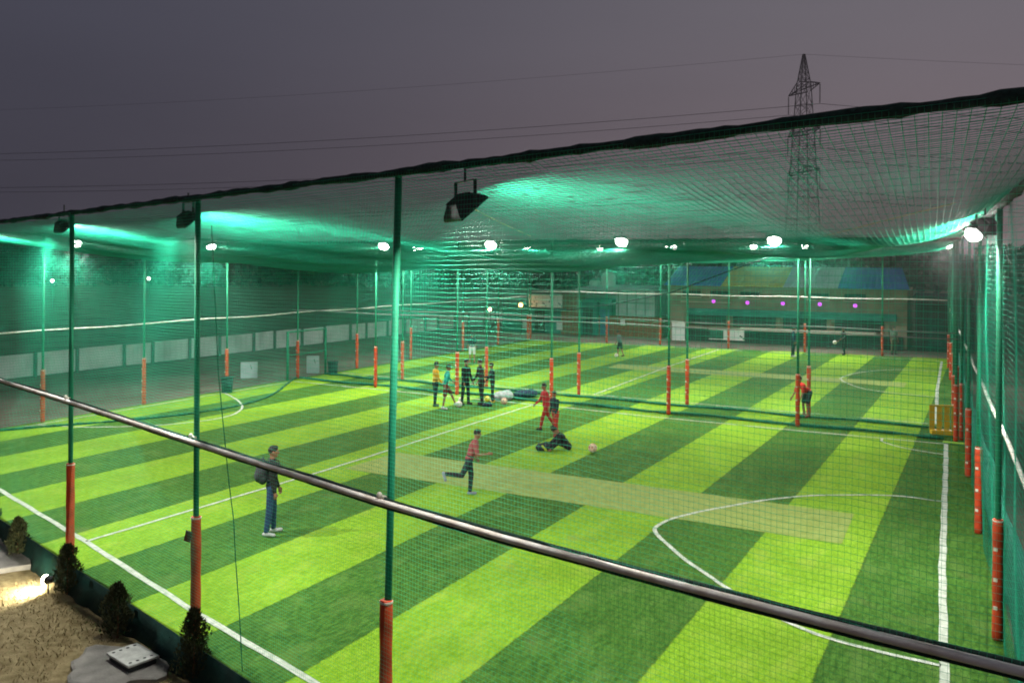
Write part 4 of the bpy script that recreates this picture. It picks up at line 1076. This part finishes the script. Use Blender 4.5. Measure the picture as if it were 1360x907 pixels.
person(-5.72, 32.55, LEFT + 0.3, 'goalkeeper in bright red top bent over behind the red divider post', 1.66, 52, ((22, 30, 8), (16, 26, 8)), ((8, 20, 8), (12, 20, 8)), head=-30, top=(0.52, 0.022, 0.018), low=(0.014, 0.030, 0.028), shoe=(0.20, 0.04, 0.03), leglen=0.4, sleeve=0.48)
person(-18.90, 47.70, LEFT - 0.6, 'boy in grey shirt and dark shorts with a white ball at his feet', 1.48, 12, ((12, 14, 4), (-8, 10, 4)), ((-10, 40, 14), (14, 40, 14)), head=12, top=(0.10, 0.145, 0.140), low=(0.012, 0.018, 0.022), shoe=(0.10, 0.05, 0.05), leglen=0.4, sleeve=0.5)
person(-10.20, 53.10, RIGHT - 0.4, 'player in navy with pale cap of light on the hair, beside a far red post', 1.72, 1, ((3, 3, 3), (-3, 2, 3)), ((4, 14, 5), (2, 12, 5)), top=(0.016, 0.035, 0.075), low=(0.012, 0.016, 0.024), shoe=(0.4, 0.45, 0.45))
person(-7.75, 55.70, LEFT + 0.3, 'player in black at the far touchline beside a ball in the air', 1.62, 4, ((10, 10, 5), (-8, 5, 5)), ((20, 50, 12), (6, 30, 10)), top=(0.012, 0.018, 0.020), low=(0.012, 0.016, 0.018), shoe=(0.03, 0.03, 0.03))
person(-24.55, 40.50, AWAY + 0.2, 'player in dark top and white shorts far behind the group', 1.58, 2, ((4, 3, 4), (-3, 3, 4)), ((4, 14, 8), (4, 14, 8)), top=(0.015, 0.035, 0.040), low=(0.50, 0.52, 0.50), shoe=(0.2, 0.05, 0.04), leglen=0.4, sleeve=0.45, wide=1.05)
bs = at_y(1187, 466, 57.6)
person(bs.x, 57.7, TOW + 0.2, 'bystander in pale striped shirt outside the far net', 1.65, 1, top=(0.20, 0.24, 0.20), low=(0.10, 0.11, 0.06), shoe=(0.05, 0.05, 0.05), sleeve=0.45)

# ------------------------------------------------------------------ balls and bags
def ball_mat(name, base_col, ink):
    return fancy_board(name, base_col, ink, 9.0)
def football(x, y, lab, m, z=0.0, r=0.11):
    t = thing('football', (x, y, 0.02 + z), lab, 'ball', 'footballs on the turf')
    bm_ = bmesh.new(); bmesh.ops.create_icosphere(bm_, subdivisions=3, radius=r)
    me = bpy.data.meshes.new('panels'); bm_.to_mesh(me); bm_.free(); me.materials.append(m); me.polygons.foreach_set('use_smooth', [True] * len(me.polygons))
    o = bpy.data.objects.new('panels', me); COL.objects.link(o); o.parent = t; o.location = (0, 0, r)
mb1 = ball_mat('white_ball', (0.66, 0.64, 0.58), (0.45, 0.30, 0.22)); mb2 = ball_mat('pinkish_ball', (0.60, 0.42, 0.30), (0.35, 0.14, 0.09)); mb3 = ball_mat('yellow_ball', (0.65, 0.55, 0.05), (0.3, 0.25, 0.05))
football(-10.05, 23.30, 'pinkish worn ball lying alone beside the seated player', mb2, r=0.13)
football(-17.50, 27.95, 'white ball at the swinging foot of the player in teal', mb1, r=0.12)
football(-18.0, 28.9, 'white ball just behind the one being kicked', mb1)
football(-16.35, 29.35, 'orange and white ball resting in front of the dark bag', mb2, r=0.13)
football(-18.98, 47.35, 'white ball at the feet of the boy in grey', mb1)
football(-8.25, 55.6, 'white ball in the air at the far touchline', mb1, 0.62, 0.12)
football(-16.72, 28.72, 'yellow ball resting on a small dark bag', mb3, 0.17)
def soft_bag(name, x, y, rx, ry, rz_, m, lab, rot=0.0):
    t = thing(name, (x, y, 0.018), lab, 'bag', rz=rot); b = MB()
    b.ball((0, 0, rz_ * 0.75), (rx, ry, rz_)).ball((rx * 0.35, ry * 0.2, rz_), (rx * .6, ry * .7, rz_ * .9)).ball((-rx * 0.45, -ry * 0.15, rz_ * .6), (rx * .55, ry * .8, rz_ * .8))
    o = remesh(b, 'sack', m, t, 0.012, 3)
    for v in o.data.vertices: v.co.z = max(0.0, v.co.z + 0.02 * math.sin(v.co.x * 31) * math.sin(v.co.y * 27))
    MB().tube([(rx * .5, 0, rz_ * 1.5), (rx * .7, 0.02, rz_ * 1.95), (rx * .3, 0.03, rz_ * 2.0), (rx * .1, 0, rz_ * 1.6)], 0.012, 6).build('strap', m, t, smooth=True)
M_sack = cloth((0.30, 0.34, 0.32))
soft_bag('sack', -16.95, 30.35, 0.42, 0.30, 0.20, M_sack, 'crumpled white sack on the turf behind the group', 0.4)
soft_bag('sports_bag', -16.55, 31.5, 0.50, 0.28, 0.16, cloth((0.012, 0.030, 0.055)), 'long dark blue bag against the gathered divider net', 0.5)
soft_bag('sports_bag', -16.72, 28.72, 0.20, 0.15, 0.085, cloth((0.018, 0.030, 0.045)), 'small dark bag under the yellow ball', 0.3)
soft_bag('sports_bag', -11.42, 22.88, 0.24, 0.18, 0.12, cloth((0.016, 0.024, 0.030)), 'dark bag at the feet of the seated player', 0.5)

# ------------------------------------------------------------------ smoggy evening air, haze added to put halos round the lamps
hz = MB().box((-60, 120, 29), (520, 420, 64)); 
hm = bpy.data.materials.new('haze'); hm.use_nodes = True
n_, l_ = hm.node_tree.nodes, hm.node_tree.links
n_.remove(n_['Principled BSDF'])
pv = n_.new('ShaderNodeVolumePrincipled'); pv.inputs['Color'].default_value = (0.85, 0.87, 0.87, 1); pv.inputs['Density'].default_value = 0.00045; pv.inputs['Anisotropy'].default_value = 0.93
l_.new(pv.outputs[0], n_['Material Output'].inputs['Volume'])
ho = hz.build('haze', hm); ho['kind'] = 'stuff'
